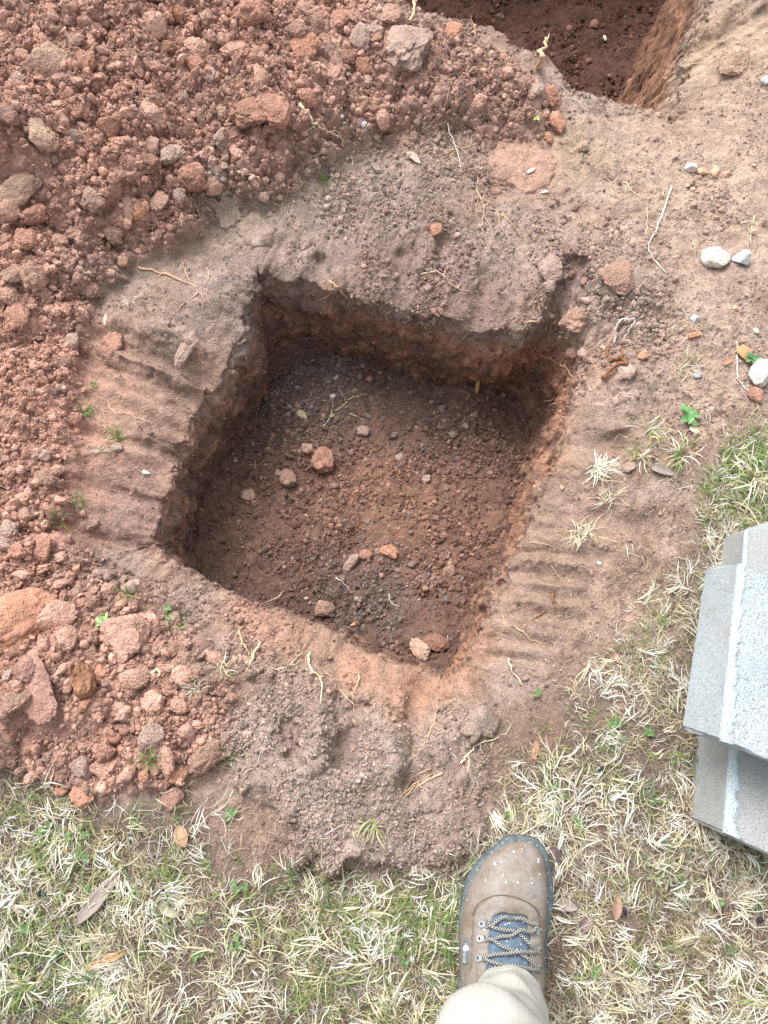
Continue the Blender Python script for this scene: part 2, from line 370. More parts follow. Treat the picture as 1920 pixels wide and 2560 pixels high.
def mix(A, c, m):
    return A * (1 - m[..., None]) + np.asarray(c) * m[..., None]
Cc = np.ones(X.shape + (3,)) * C_BRN
big_n = fbm2(X * 5, Y * 5, 41); mid_n = fbm2(X * 18, Y * 18, 42); sml_n = fbm2(X * 60, Y * 60, 43)
Cc = mix(Cc, C_GREY, ss(-.1, .35, big_n * .5 + mid_n * .6) * .8)
Cc = mix(Cc, C_RED * .95, heap_m * .95)
Cc = mix(Cc, C_RED2, heap_m * ss(-.1, .5, mid_n + .5 * big_n) * .8)
Cc = mix(Cc, C_GREY, mound_m * .9)
Cc = mix(Cc, C_LAWN, lawn_m * .8)
for (a, b, r, c, w) in [(1500, 420, .30, C_PALE, .9), (1650, 330, .25, C_PALE, .8), (1640, 160, .15, C_PALE, .6), (1400, 330, .12, C_PALE, .6), (1250, 320, .07, C_BEIGE, .6),
                        (1560, 60, .16, C_BEIGE, .6), (1480, 250, .08, C_BRN, .5), (1450, 700, .16, C_PALE, .55), (1380, 1350, .12, C_PALE, .45), (1480, 870, .12, C_PALE, .6), (1330, 1290, .08, C_BEIGE, .3),
                        (540, 500, .07, C_GREY, .95), (480, 450, .05, C_GREY, .9), (780, 370, .08, C_GREY, .7), (700, 400, .05, C_GREY, .8), (880, 440, .10, C_GREY, .8),
                        (860, 560, .10, C_PUR, .6), (640, 600, .10, C_PUR, .6), (1000, 600, .09, C_PUR, .6), (620, 540, .06, C_GREY, .5), (1060, 660, .035, C_PUR, .9), (700, 600, .02, C_ORG, .4),
                        (520, 650, .07, C_PUR, .7), (440, 610, .09, C_GREY, .6), (250, 640, .06, C_GREY, .8), (330, 700, .08, C_BRN, .6), (380, 745, .05, C_GREY, .9),
                        (250, 1090, .07, C_PUR, .6), (230, 1110, .05, C_PUR, .5), (330, 830, .10, C_BRN, .7), (300, 900, .05, C_BRN, .7), (420, 910, .04, C_ORG, .5), (480, 830, .04, C_ORG, .45), (430, 760, .03, C_ORG, .4),
                        (400, 1040, .05, C_RED, .6), (330, 1200, .06, C_RED, .5), (250, 1230, .05, C_GREY, .8), (400, 1300, .05, C_GREY, .7), (420, 1270, .05, C_BRN, .4), (520, 1300, .05, C_RED, .7), (640, 1370, .05, C_ORG, .55), (560, 1350, .05, C_RED, .6),
                        (640, 1460, .07, C_BRN, .6), (780, 1430, .05, C_ORG, .5), (880, 1475, .05, C_ORG, .6), (940, 1490, .04, C_ORG, .65), (1000, 1450, .03, C_ORG, .7), (870, 1530, .03, C_ORG, .5), (760, 1460, .03, C_ORG, .4),
                        (520, 1500, .04, C_ORG, .35), (560, 1560, .05, C_GREY, .8), (470, 1430, .05, C_GREY, .6), (750, 1600, .025, C_PUR, .9), (634, 1590, .02, C_PUR, .8), (732, 1520, .015, C_PUR, .8), (1000, 1700, .08, C_BRN, .5), (780, 1750, .1, C_GREY, .5),
                        (1160, 1000, .05, C_BRN, .7), (1200, 970, .03, C_ORG, .7), (1220, 890, .03, C_ORG, .7), (1240, 830, .03, C_ORG, .5), (1130, 1140, .035, C_ORG, .6), (1080, 1250, .03, C_ORG, .6), (1040, 1370, .035, C_ORG, .7), (1200, 1300, .12, C_BRN, .8), (1200, 1120, .10, C_BRN, .8), (1350, 1150, .08, C_BRN, .6),
                        (1350, 640, .09, C_GREY, .7), (1330, 830, .08, C_GREY, .7), (1300, 790, .06, C_RED, .45), (1240, 590, .05, C_PUR, .7), (880, 110, .08, C_GREY, .7), (1130, 355, .065, C_RED2, .95), (720, 190, .09, C_RED2, .9), (880, 240, .1, C_RED2, .6), (1020, 200, .1, C_BRN, .6), (960, 340, .08, C_GREY, .6),
                        (60, 60, .2, C_PALE, .35), (160, 50, .2, C_PALE, .4), (100, 900, .14, C_RED, .9), (80, 780, .14, C_RED, .8), (70, 1000, .14, C_RED, .8), (60, 1130, .1, C_RED, .8), (1300, 1480, .05, C_PUR, .5), (520, 1800, .07, C_BRN, .8), (1190, 1600, .04, C_RED, .3)]:
    p = W2((a, b), 0)
    k = np.exp(-((X - p[0]) ** 2 + (Y - p[1]) ** 2) / (r * r))
    Cc = mix(Cc, c, np.clip(k * w * (1 + .5 * mid_n + .4 * sml_n), 0, 1) * (1 - .5 * (S1 > .5)))
# pit floor
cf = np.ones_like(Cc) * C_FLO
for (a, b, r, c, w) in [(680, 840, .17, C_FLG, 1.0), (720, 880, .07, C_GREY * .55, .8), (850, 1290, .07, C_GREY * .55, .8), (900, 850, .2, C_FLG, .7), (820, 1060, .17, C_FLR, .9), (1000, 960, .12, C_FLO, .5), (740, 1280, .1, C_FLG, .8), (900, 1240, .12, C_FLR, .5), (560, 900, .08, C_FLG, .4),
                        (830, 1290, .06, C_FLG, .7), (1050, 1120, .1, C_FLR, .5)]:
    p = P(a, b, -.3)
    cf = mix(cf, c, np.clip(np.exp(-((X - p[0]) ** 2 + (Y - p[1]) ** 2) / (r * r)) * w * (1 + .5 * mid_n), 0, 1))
cw = np.ones_like(Cc) * (.72 * C_FLO + .28 * C_ORG)
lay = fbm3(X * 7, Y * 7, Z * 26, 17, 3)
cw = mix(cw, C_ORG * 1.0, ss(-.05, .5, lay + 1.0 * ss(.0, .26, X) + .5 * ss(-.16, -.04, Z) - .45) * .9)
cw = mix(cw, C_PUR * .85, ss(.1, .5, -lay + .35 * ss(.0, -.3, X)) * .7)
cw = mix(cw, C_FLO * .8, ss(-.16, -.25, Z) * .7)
stain = fbm3(X * 26, Y * 26, Z * 60, 27, 4)
cw = mix(cw, C_PUR * .6, ss(.12, .40, stain) * .7); cw = mix(cw, C_ORG * 1.15, ss(.15, .45, -stain) * .6)
m1 = ss(.03, .25, S1)
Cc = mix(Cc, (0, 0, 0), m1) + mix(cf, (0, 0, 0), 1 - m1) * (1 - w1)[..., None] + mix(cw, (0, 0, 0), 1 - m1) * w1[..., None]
m2 = ss(.03, .25, S2)
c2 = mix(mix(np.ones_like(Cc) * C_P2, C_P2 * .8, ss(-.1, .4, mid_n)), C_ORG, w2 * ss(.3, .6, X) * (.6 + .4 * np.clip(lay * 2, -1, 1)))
Cc = mix(Cc, (0, 0, 0), m2) + mix(c2, (0, 0, 0), 1 - m2)
soil_shade = heap_m * .36 + (S1 > .5) * .16 + (1 - heap_m) * (1 - lawn_m) * (S1 < .5) * .13  # shade between lumps and down in the pit, painted into the soil colour
Cd = Cc * (1 - soil_shade * np.clip(1 - .9 * np.maximum(wb, wa * .6) * (S1 < .5), .1, 1) * (1 - .8 * SM))[..., None]
BASE_COL = Cc.reshape(-1, 3).astype(np.float32).copy()  # colours before that shade is painted in, used for the crumbs
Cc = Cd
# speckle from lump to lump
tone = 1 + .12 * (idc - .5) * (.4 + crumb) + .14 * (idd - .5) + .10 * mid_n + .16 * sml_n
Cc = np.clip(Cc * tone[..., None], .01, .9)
Cc = mix(Cc, C_GREY, ss(.9, .97, JR[(np.floor(X / .013).astype(int)) & 255, (np.floor(Y / .013).astype(int)) & 255]) * .0)

# ------------------------------------------------------------------ mesh helpers
def mesh_np(name, verts, faces, smooth=True):
    me = bpy.data.meshes.new(name)
    verts = np.asarray(verts, np.float32); faces = np.asarray(faces, np.int32)
    k = faces.shape[1]
    me.vertices.add(len(verts)); me.vertices.foreach_set('co', verts.ravel())
    me.loops.add(faces.size); me.loops.foreach_set('vertex_index', faces.ravel())
    me.polygons.add(len(faces))
    me.polygons.foreach_set('loop_start', np.arange(0, faces.size, k, dtype=np.int32))
    me.polygons.foreach_set('use_smooth', np.full(len(faces), smooth))
    me.update(calc_edges=True)
    return me

def add_col(me, cols, name='col'):
    at = me.attributes.new(name, 'FLOAT_COLOR', 'POINT')
    c = np.ones((len(cols), 4), np.float32); c[:, :3] = cols
    at.data.foreach_set('color', c.ravel())

def link(name, me, mat=None, parent=None):
    o = bpy.data.objects.new(name, me)
    COL.objects.link(o)
    if mat is not None and me is not None and len(me.materials) == 0:
        me.materials.append(mat)
    if parent is not None:
        o.parent = parent
    return o

def tag(o, label=None, cat=None, group=None, kind=None):
    if label: o['label'] = label
    if cat: o['category'] = cat
    if group: o['group'] = group
    if kind: o['kind'] = kind
    return o

def empty(name, loc=(0, 0, 0), rot=(0, 0, 0)):
    o = bpy.data.objects.new(name, None)
    o.empty_display_size = .02
    COL.objects.link(o); o.location = loc; o.rotation_euler = rot
    return o

# ------------------------------------------------------------------ materials
def mat_new(name):
    m = bpy.data.materials.new(name); m.use_nodes = True
    nt = m.node_tree
    return m, nt, nt.nodes, nt.links, nt.nodes['Principled BSDF']

def nd(nodes, typ, **kw):
    n = nodes.new(typ)
    for k, v in kw.items():
        if k in n.inputs: n.inputs[k].default_value = v
        else: setattr(n, k, v)
    return n

def mixrgb(nodes, links, a, b, fac, mode='MIX'):
    m = nodes.new('ShaderNodeMix'); m.data_type = 'RGBA'; m.blend_type = mode; m.clamp_result = False
    for s, v in ((6, a), (7, b), (0, fac)):
        if hasattr(v, 'links') or hasattr(v, 'is_linked'): links.new(v, m.inputs[s])
        elif s == 0: m.inputs[0].default_value = v
        else: m.inputs[s].default_value = (*v, 1) if len(v) == 3 else v
    return m.outputs[2]

def ramp(nodes, links, src, stops):
    r = nodes.new('ShaderNodeValToRGB')
    el = r.color_ramp.elements
    while len(el) < len(stops): el.new(.5)
    for e, (p, c) in zip(el, stops):
        e.position = p; e.color = (c, c, c, 1) if isinstance(c, (int, float)) else (*c, 1)
    links.new(src, r.inputs[0])
    return r.outputs[0]

def soil_material(name, source, bump_d=.0016, scale=1.0, speck=.5, gain=1.0):
    m, nt, N, L, b = mat_new(name)
    tc = nd(N, 'ShaderNodeTexCoord')
    if source == 'attr':
        a = nd(N, 'ShaderNodeAttribute', attribute_name='col'); base = a.outputs['Color']
        co = tc.outputs['Object']
    elif source == 'inst':
        a = nd(N, 'ShaderNodeAttribute', attribute_name='col', attribute_type='INSTANCER'); base = a.outputs['Color']
        g = nd(N, 'ShaderNodeNewGeometry'); co = g.outputs['Position']
    else:
        a = nd(N, 'ShaderNodeObjectInfo'); base = a.outputs['Color']
        g = nd(N, 'ShaderNodeNewGeometry'); co = g.outputs['Position']
    f1 = nd(N, 'ShaderNodeTexNoise', Scale=330 * scale, Detail=5.0, Roughness=.7); L.new(co, f1.inputs['Vector'])
    f2 = nd(N, 'ShaderNodeTexNoise', Scale=70 * scale, Detail=4.0, Roughness=.65); L.new(co, f2.inputs['Vector'])
    v1 = nd(N, 'ShaderNodeTexVoronoi', Scale=330 * scale, Randomness=1.0); L.new(co, v1.inputs['Vector'])
    v2 = nd(N, 'ShaderNodeTexVoronoi', Scale=520 * scale, Randomness=1.0); L.new(co, v2.inputs['Vector'])
    t1 = ramp(N, L, f1.outputs['Fac'], [(.28, .42), (.48, 1.0), (.74, 1.42)])
    t2 = ramp(N, L, f2.outputs['Fac'], [(.3, .78), (.7, 1.18)])
    c = mixrgb(N, L, base, t1, 1.0, 'MULTIPLY')
    c = mixrgb(N, L, c, t2, 1.0, 'MULTIPLY')
    # pale grit
    sx = nd(N, 'ShaderNodeSeparateColor'); L.new(v2.outputs['Color'], sx.inputs[0])
    g1 = nd(N, 'ShaderNodeMath', operation='GREATER_THAN'); g1.inputs[1].default_value = .955; L.new(sx.outputs[0], g1.inputs[0])
    g2 = nd(N, 'ShaderNodeMath', operation='LESS_THAN'); g2.inputs[1].default_value = .42; L.new(v2.outputs['Distance'], g2.inputs[0])
    g3 = nd(N, 'ShaderNodeMath', operation='MULTIPLY'); L.new(g1.outputs[0], g3.inputs[0]); L.new(g2.outputs[0], g3.inputs[1])
    g4 = nd(N, 'ShaderNodeMath', operation='MULTIPLY'); L.new(g3.outputs[0], g4.inputs[0]); g4.inputs[1].default_value = speck
    c = mixrgb(N, L, c, (.62, .52, .44), g4.outputs[0])
    L.new(c, b.inputs['Base Color'])
    b.inputs['Roughness'].default_value = .95
    b.inputs['Specular IOR Level'].default_value = .15
    inv = nd(N, 'ShaderNodeMath', operation='MULTIPLY'); inv.inputs[1].default_value = -.9; L.new(v1.outputs['Distance'], inv.inputs[0])
    ad = nd(N, 'ShaderNodeMath', operation='ADD'); L.new(inv.outputs[0], ad.inputs[0]); L.new(f1.outputs['Fac'], ad.inputs[1])
    f4 = nd(N, 'ShaderNodeTexNoise', Scale=34.0 * scale, Detail=3.0); L.new(co, f4.inputs['Vector'])
    msk = ramp(N, L, f4.outputs['Fac'], [(.40, .18), (.62, 1.0)])
    adm = nd(N, 'ShaderNodeMath', operation='MULTIPLY'); L.new(ad.outputs[0], adm.inputs[0]); L.new(msk, adm.inputs[1])
    adn = nd(N, 'ShaderNodeMath', operation='MULTIPLY_ADD'); L.new(f2.outputs['Fac'], adn.inputs[0]); adn.inputs[1].default_value = 2.2; L.new(adm.outputs[0], adn.inputs[2]); ad = adn
    bp = nd(N, 'ShaderNodeBump', Strength=.9, Distance=bump_d); L.new(ad.outputs[0], bp.inputs['Height'])
    L.new(bp.outputs[0], b.inputs['Normal'])
    return m

M_SOIL = soil_material('soil', 'attr', bump_d=.0028)
M_CLOD = soil_material('clod_soil', 'obj', bump_d=.0036)
M_CRUMB = soil_material('crumb_soil', 'inst', bump_d=.0010, speck=.3)

# temporary whole surface for measuring, split into named pieces at the end of this section
idx = np.arange(NX * NY).reshape(NX, NY)
F = np.stack([idx[:-1, :-1], idx[1:, :-1], idx[1:, 1:], idx[:-1, 1:]], -1).reshape(-1, 4)
VV = np.stack([X, Y, Z], -1).reshape(-1, 3).astype(np.float32)
NN = np.stack([nx, ny, nz], -1).reshape(-1, 3).astype(np.float32)
CC = Cc.reshape(-1, 3).astype(np.float32)
def fmean(A):
    return .25 * (A[:-1, :-1] + A[1:, :-1] + A[1:, 1:] + A[:-1, 1:]).reshape(-1)
reg = np.zeros(len(F), int)
reg[fmean(dh) < .0] = 3
reg[fmean(d1) < .03] = 1
reg[fmean(d2) < .03] = 2
full_me = mesh_np('measuring_surface', VV, F)
full = bpy.data.objects.new('measuring_surface', full_me)
for r_, nm, lb in ((0, 'ground', None), (1, 'pit', None), (2, 'deep_pit', None), (3, 'soil_heap', None)):
    f = F[reg == r_]
    u, inv = np.unique(f, return_inverse=True)
    me = mesh_np(nm, VV[u], inv.reshape(-1, 4))
    add_col(me, CC[u])
    me.normals_split_custom_set_from_vertices(NN[u])
    o = link(nm, me, M_SOIL)
    tag(o, {'ground': 'brown and grey compacted topsoil running under the straw coloured lawn', 'pit': 'square pit with orange clay walls dug into the topsoil',
            'deep_pit': 'deep dark trench with an orange side wall beyond the soil heap', 'soil_heap': 'heap of crumbly red spoil along the left side'}[nm], kind='structure')
COL.objects.link(full)
bpy.context.view_layer.update()

def hit(px, py):
    d = Vector(sight(px, py)).normalized()
    ok, loc, nor, _ = full.ray_cast(Vector(CP), d)
    return (loc.copy(), nor.copy()) if ok else (Vector(P(px, py)), Vector((0, 0, 1)))

def drop(x, y):
    ok, loc, nor, _ = full.ray_cast(Vector((x, y, 3)), Vector((0, 0, -1)))
    return (loc.copy(), nor.copy()) if ok else (Vector((x, y, 0)), Vector((0, 0, 1)))

def sample(A, x, y):
    """look a field of the param grid up at places (approximate: ignores the rim warp)"""
    i = np.clip(np.searchsorted(xs, x), 0, NX - 1); j = np.clip(np.searchsorted(ys, y), 0, NY - 1)
    return A[i, j]
# ------------------------------------------------------------------ CRUMBS: uncountable loose soil, one object per region
def gn_tree():
    t = bpy.data.node_groups.new('loose_crumbs', 'GeometryNodeTree')
    t.interface.new_socket('Geometry', in_out='INPUT', socket_type='NodeSocketGeometry')
    t.interface.new_socket('Geometry', in_out='OUTPUT', socket_type='NodeSocketGeometry')
    N, L = t.nodes, t.links
    gi = N.new('NodeGroupInput'); go = N.new('NodeGroupOutput')
    gti = N.new('GeometryNodeGeometryToInstance')
    for k in range(7):
        ico = N.new('GeometryNodeMeshIcoSphere'); ico.inputs['Radius'].default_value = 1.0; ico.inputs['Subdivisions'].default_value = 2 + k % 2
        pos = N.new('GeometryNodeInputPosition')
        no = N.new('ShaderNodeTexNoise'); no.noise_dimensions = '4D'; no.inputs['W'].default_value = 3.7 * k + 1; no.inputs['Scale'].default_value = 1.25; no.inputs['Detail'].default_value = 4.0
        no.inputs['Roughness'].default_value = .72
        L.new(pos.outputs[0], no.inputs['Vector'])
        sub = N.new('ShaderNodeMath'); sub.operation = 'SUBTRACT'; sub.inputs[1].default_value = .5; L.new(no.outputs[0], sub.inputs[0])
        mu = N.new('ShaderNodeMath'); mu.operation = 'MULTIPLY'; mu.inputs[1].default_value = 2.6; L.new(sub.outputs[0], mu.inputs[0])
        sc = N.new('ShaderNodeVectorMath'); sc.operation = 'SCALE'; L.new(pos.outputs[0], sc.inputs[0]); L.new(mu.outputs[0], sc.inputs['Scale'])
        sp = N.new('GeometryNodeSetPosition'); L.new(ico.outputs[0], sp.inputs['Geometry']); L.new(sc.outputs[0], sp.inputs['Offset'])
        sm = N.new('GeometryNodeSetShadeSmooth'); L.new(sp.outputs[0], sm.inputs['Geometry']); sm.inputs['Shade Smooth'].default_value = (k == 6)
        ma = N.new('GeometryNodeSetMaterial'); ma.inputs['Material'].default_value = M_CRUMB; L.new(sm.outputs[0], ma.inputs['Geometry'])
        L.new(ma.outputs[0], gti.inputs[0])
    iop = N.new('GeometryNodeInstanceOnPoints'); L.new(gi.outputs[0], iop.inputs['Points']); L.new(gti.outputs[0], iop.inputs['Instance'])
    iop.inputs['Pick Instance'].default_value = True
    for nm, ty, sk in (('pick', 'INT', 'Instance Index'), ('scl', 'FLOAT_VECTOR', 'Scale')):
        a = N.new('GeometryNodeInputNamedAttribute'); a.data_type = ty; a.inputs['Name'].default_value = nm
        L.new(a.outputs[0], iop.inputs[sk])
    a = N.new('GeometryNodeInputNamedAttribute'); a.data_type = 'FLOAT_VECTOR'; a.inputs['Name'].default_value = 'rot'
    e2r = N.new('FunctionNodeEulerToRotation'); L.new(a.outputs[0], e2r.inputs[0]); L.new(e2r.outputs[0], iop.inputs['Rotation'])
    L.new(iop.outputs[0], go.inputs[0])
    return t
GN = gn_tree()

def crumbs(name, label, pos, rad, cols):
    n = len(pos)
    me = bpy.data.meshes.new(name)
    me.vertices.add(n); me.vertices.foreach_set('co', np.asarray(pos, np.float32).ravel())
    a = me.attributes.new('pick', 'INT', 'POINT'); a.data.foreach_set('value', rng.integers(0, 7, n).astype(np.int32))
    a = me.attributes.new('rot', 'FLOAT_VECTOR', 'POINT'); a.data.foreach_set('vector', (rng.random((n, 3)) * 6.283).astype(np.float32).ravel())
    sc = rad[:, None] * (0.50 + .85 * rng.random((n, 3)))
    a = me.attributes.new('scl', 'FLOAT_VECTOR', 'POINT'); a.data.foreach_set('vector', sc.astype(np.float32).ravel())
    add_col(me, cols)
    o = link(name, me, M_CRUMB)
    md = o.modifiers.new('crumbs', 'NODES'); md.node_group = GN
    tag(o, label, kind='stuff')
    return o

fx, fy = U.reshape(-1), V.reshape(-1)
inview = ((fx > -1.08) & (fx < 1.08) & (fy > -.46) & (fy < 2.5)).astype(float)
# leave out what no line of sight near the camera can reach
HM, MM, CRf, S1f, S2f, LM, WL, SMf = (A.reshape(-1).astype(float) for A in (heap_m, mound_m, crumb, S1, S2, lawn_m, wall, SM))
CRIDGE = np.zeros_like(HM)
for (a, b, r, v) in [(1330, 640, .10, 1.0), (1330, 800, .09, 1.0), (1180, 620, .05, .7), (1000, 100, .07, 1.2), (1120, 160, .07, 1.2), (1210, 225, .06, 1.0), (1330, 225, .06, .9), (900, 500, .12, .7), (870, 430, .10, .6), (1060, 400, .10, .4), (880, 250, .14, .7), (370, 735, .045, .6), (470, 1440, .09, .9),
                     (520, 1560, .08, .7), (1450, 760, .14, .5), (1350, 350, .1, .3), (1560, 420, .12, .15), (1250, 520, .1, .6), (700, 440, .08, .5), (260, 970, .06, .6), (1330, 1010, .1, .4), (1620, 700, .1, .4), (1150, 1500, .05, .5), (690, 1600, .05, .6), (850, 1640, .04, .6)]:
    c = W2((a, b), 0)
    CRIDGE = np.maximum(CRIDGE, v * np.exp(-((fx - c[0]) ** 2 + (fy - c[1]) ** 2) / (r * r)))

GRV = np.zeros_like(HM)
for (a, b, r, v) in [(715, 880, .085, 1.0), (850, 1290, .075, 1.0), (920, 960, .07, .35), (650, 820, .05, .5)]:
    c = P(a, b, -.29)[:2]
    GRV += v * np.exp(-((fx - c[0]) ** 2 + (fy - c[1]) ** 2) / (r * r))

def pick_pts(n, w):
    w = w * inview
    w = w / w.sum()
    return rng.choice(len(w), n, p=w)

def crumb_cols(i, var=.19, grey=.1, orange=.1, lift=1.06):
    c = (.25 * CC[i] + .75 * BASE_COL[i]) * lift
    r = rng.random(len(i))
    c[r < grey] = c[r < grey] * .55 + C_GREY * .42
    m = r > 1 - orange
    c[m] = c[m] * .6 + C_RED2 * .42
    return np.clip(c * (1 + var * rng.standard_normal((len(i), 1))), .02, .85)

def radii(n, lo, hi, p=2.7):
    u = rng.random(n)
    return (lo ** (1 - p) + u * (hi ** (1 - p) - lo ** (1 - p))) ** (1 / (1 - p))

CL = np.clip(.55 + 1.5 * fbm2(fx * 20, fy * 20, 91, 3), .06, 1.6) * np.clip(.6 + 1.2 * fbm2(fx * 7, fy * 7, 95, 2), .15, 1.5)
NOTP = (1 - S1f) * (1 - S2f)
for nm, lb, n, w, lo, hi, g_, o_ in [
    ('heap_crumbs', 'loose red crumbs of soil covering the spoil heap', 135000, HM * NOTP * (.15 + CRf) * (1 - WL) * (.35 + CL), .0011, .0100, .08, .14),
    ('mound_crumbs', 'fine grey brown crumbs on the trampled mound near the boot', 9000, MM * NOTP * (.2 + CRf) * CL * (1 - SMf), .0008, .0032, .25, .06),
    ('pit_crumbs', 'dark crumbs and grit on the floor of the pit', 26000, (S1f > .6) * (1 - WL) * (.06 + CRf ** 1.5) * (.1 + CL ** 1.5), .0008, .0065, .22, .12),
    ('pit_gravel', 'grey gravel lying in two patches on the pit floor', 1500, (S1f > .8) * (1 - WL) * GRV, .0012, .0070, .95, .0),
    ('wall_crumbs', 'grit stuck to the steep sides of the pits', 5000, WL * ((S1f > .02) | (S2f > .02)) * .5 * (.5 + CRf), .001, .003, .1, .25),
    ('trench_crumbs', 'dark soil crumbs on the floor of the deep trench', 5000, (S2f > .6) * (1 - WL) * CL ** 2, .0015, .010, .06, .04),
    ('ridge_crumbs', 'grey brown crumbs lying on the loose topsoil round the pit', 16000, CRIDGE * NOTP * (1 - HM) * (1 - .8 * SMf) * (1 - LM) * CL ** 1.5, .0008, .0075, .15, .08),
    ('ground_grit', 'fine grit sprinkled over the bare topsoil', 42000, (1 - HM) * NOTP * (.08 + CRf) * (1 - .7 * SMf) * (1 - .5 * LM) * (.2 + CL), .0007, .0036, .20, .06)]:
    i = pick_pts(n, w)
    r = radii(n, lo, hi)
    pos = VV[i] + NN[i] * (r * .15)[:, None] + rng.normal(0, .0012, (n, 3))
    cc_ = crumb_cols(i, grey=g_, orange=o_)
    if nm == 'pit_gravel': cc_ = np.clip((C_GREY * .72 * np.array((.93, 1.0, 1.06))) * rng.uniform(.55, 1.3, (n, 1)), .02, .8)
    crumbs(nm, lb, pos, r, cc_)

# ------------------------------------------------------------------ CLODS: each one an object
import bmesh
def clod_mesh(name, seed, sub=4, rough=.20, flat=1.0, angular=0.0):
    bm = bmesh.new()
    bmesh.ops.create_icosphere(bm, subdivisions=sub, radius=1)
    off = Vector((seed * 13.1, seed * 7.7, seed * 3.3))
    planes = [(Vector((random.gauss(0, 1), random.gauss(0, 1), random.gauss(0, 1))).normalized(), random.uniform(.50, .88)) for _ in range(11)]
    for v in bm.verts:
        p = v.co.normalized()
        r = 1 + .30 * mnoise.noise(p * 1.1 + off) + rough * mnoise.noise(p * 2.6 + off) + rough * .5 * mnoise.noise(p * 6 + off)
        if rough > .1:
            d = mnoise.voronoi(p * 3.4 + off)[0]
            r += .10 * (.35 - d[0]) + .06 * (.3 - mnoise.voronoi(p * 8 + off)[0][0]) + (.05 * (.3 - mnoise.voronoi(p * 17 + off)[0][0]) if sub > 4 else 0)
        q = p * r
        if angular:
            for n_, k in planes:
                e = q.dot(n_) - k
                if e > 0: q -= n_ * e * angular
        q += p * (.05 * mnoise.noise(p * 5 + off) + .035 * mnoise.noise(p * 11 + off))
        q.z *= flat
        v.co = q
    me = bpy.data.meshes.new(name)
    bm.to_mesh(me); bm.free()
    me.polygons.foreach_set('use_smooth', [True] * len(me.polygons))
    return me
BIG = [clod_mesh('clod', k, 5, .24, random.uniform(.7, .9), .55 if k % 2 else .8) for k in range(10)]
SMALL = [clod_mesh('clod', 20 + k, 4, .24, random.uniform(.75, .95), .5 if k % 2 else .75) for k in range(10)]
STONE = [clod_mesh('stone', 40 + k, 4, .09, .8, 1.0) for k in range(4)]
for m_ in BIG + SMALL: m_.materials.append(M_CLOD)

KC0 = {'red': (166, 112, 90), 'pale': (190, 142, 120), 'dark': (126, 82, 66), 'grey': (160, 140, 128), 'brown': (150, 116, 98), 'tan': (182, 150, 124), 'orange': (192, 122, 86), 'mauve': (150, 108, 98)}

_r = np.array((172, 122, 102)); KC = {k_: tuple(np.array(v_) * (.62 if k_ != 'red' else 1) + _r * (.38 if k_ != 'red' else 0)) for k_, v_ in KC0.items()}

def place_rock(me, nm, loc, nor, rx, ry, rot, colour, sink=.35, rz=None):
    o = bpy.data.objects.new(nm, me); COL.objects.link(o)
    rz = min(rx, ry) * .9 if rz is None else rz
    o.scale = (rx, ry, rz)
    up = (nor * .6 + Vector((0, 0, .6))).normalized()
    q = up.to_track_quat('Z', 'Y')
    o.rotation_mode = 'QUATERNION'
    o.rotation_quaternion = q @ Euler((random.uniform(-.15, .15), random.uniform(-.15, .15), rot)).to_quaternion()
    o.location = loc + up * rz * (.75 - sink)
    c = (soft(lin(colour), .30, 1.20) if colour[0] < 255 else lin(colour)) * random.uniform(.92, 1.08)
    o.color = (*np.clip(c, 0, .9), 1)
    return o

taken = []
def pxr(loc, r):        # apparent radius -> real radius at that distance
    return r / FPX * float(np.dot(np.array(loc) - CP, FW))

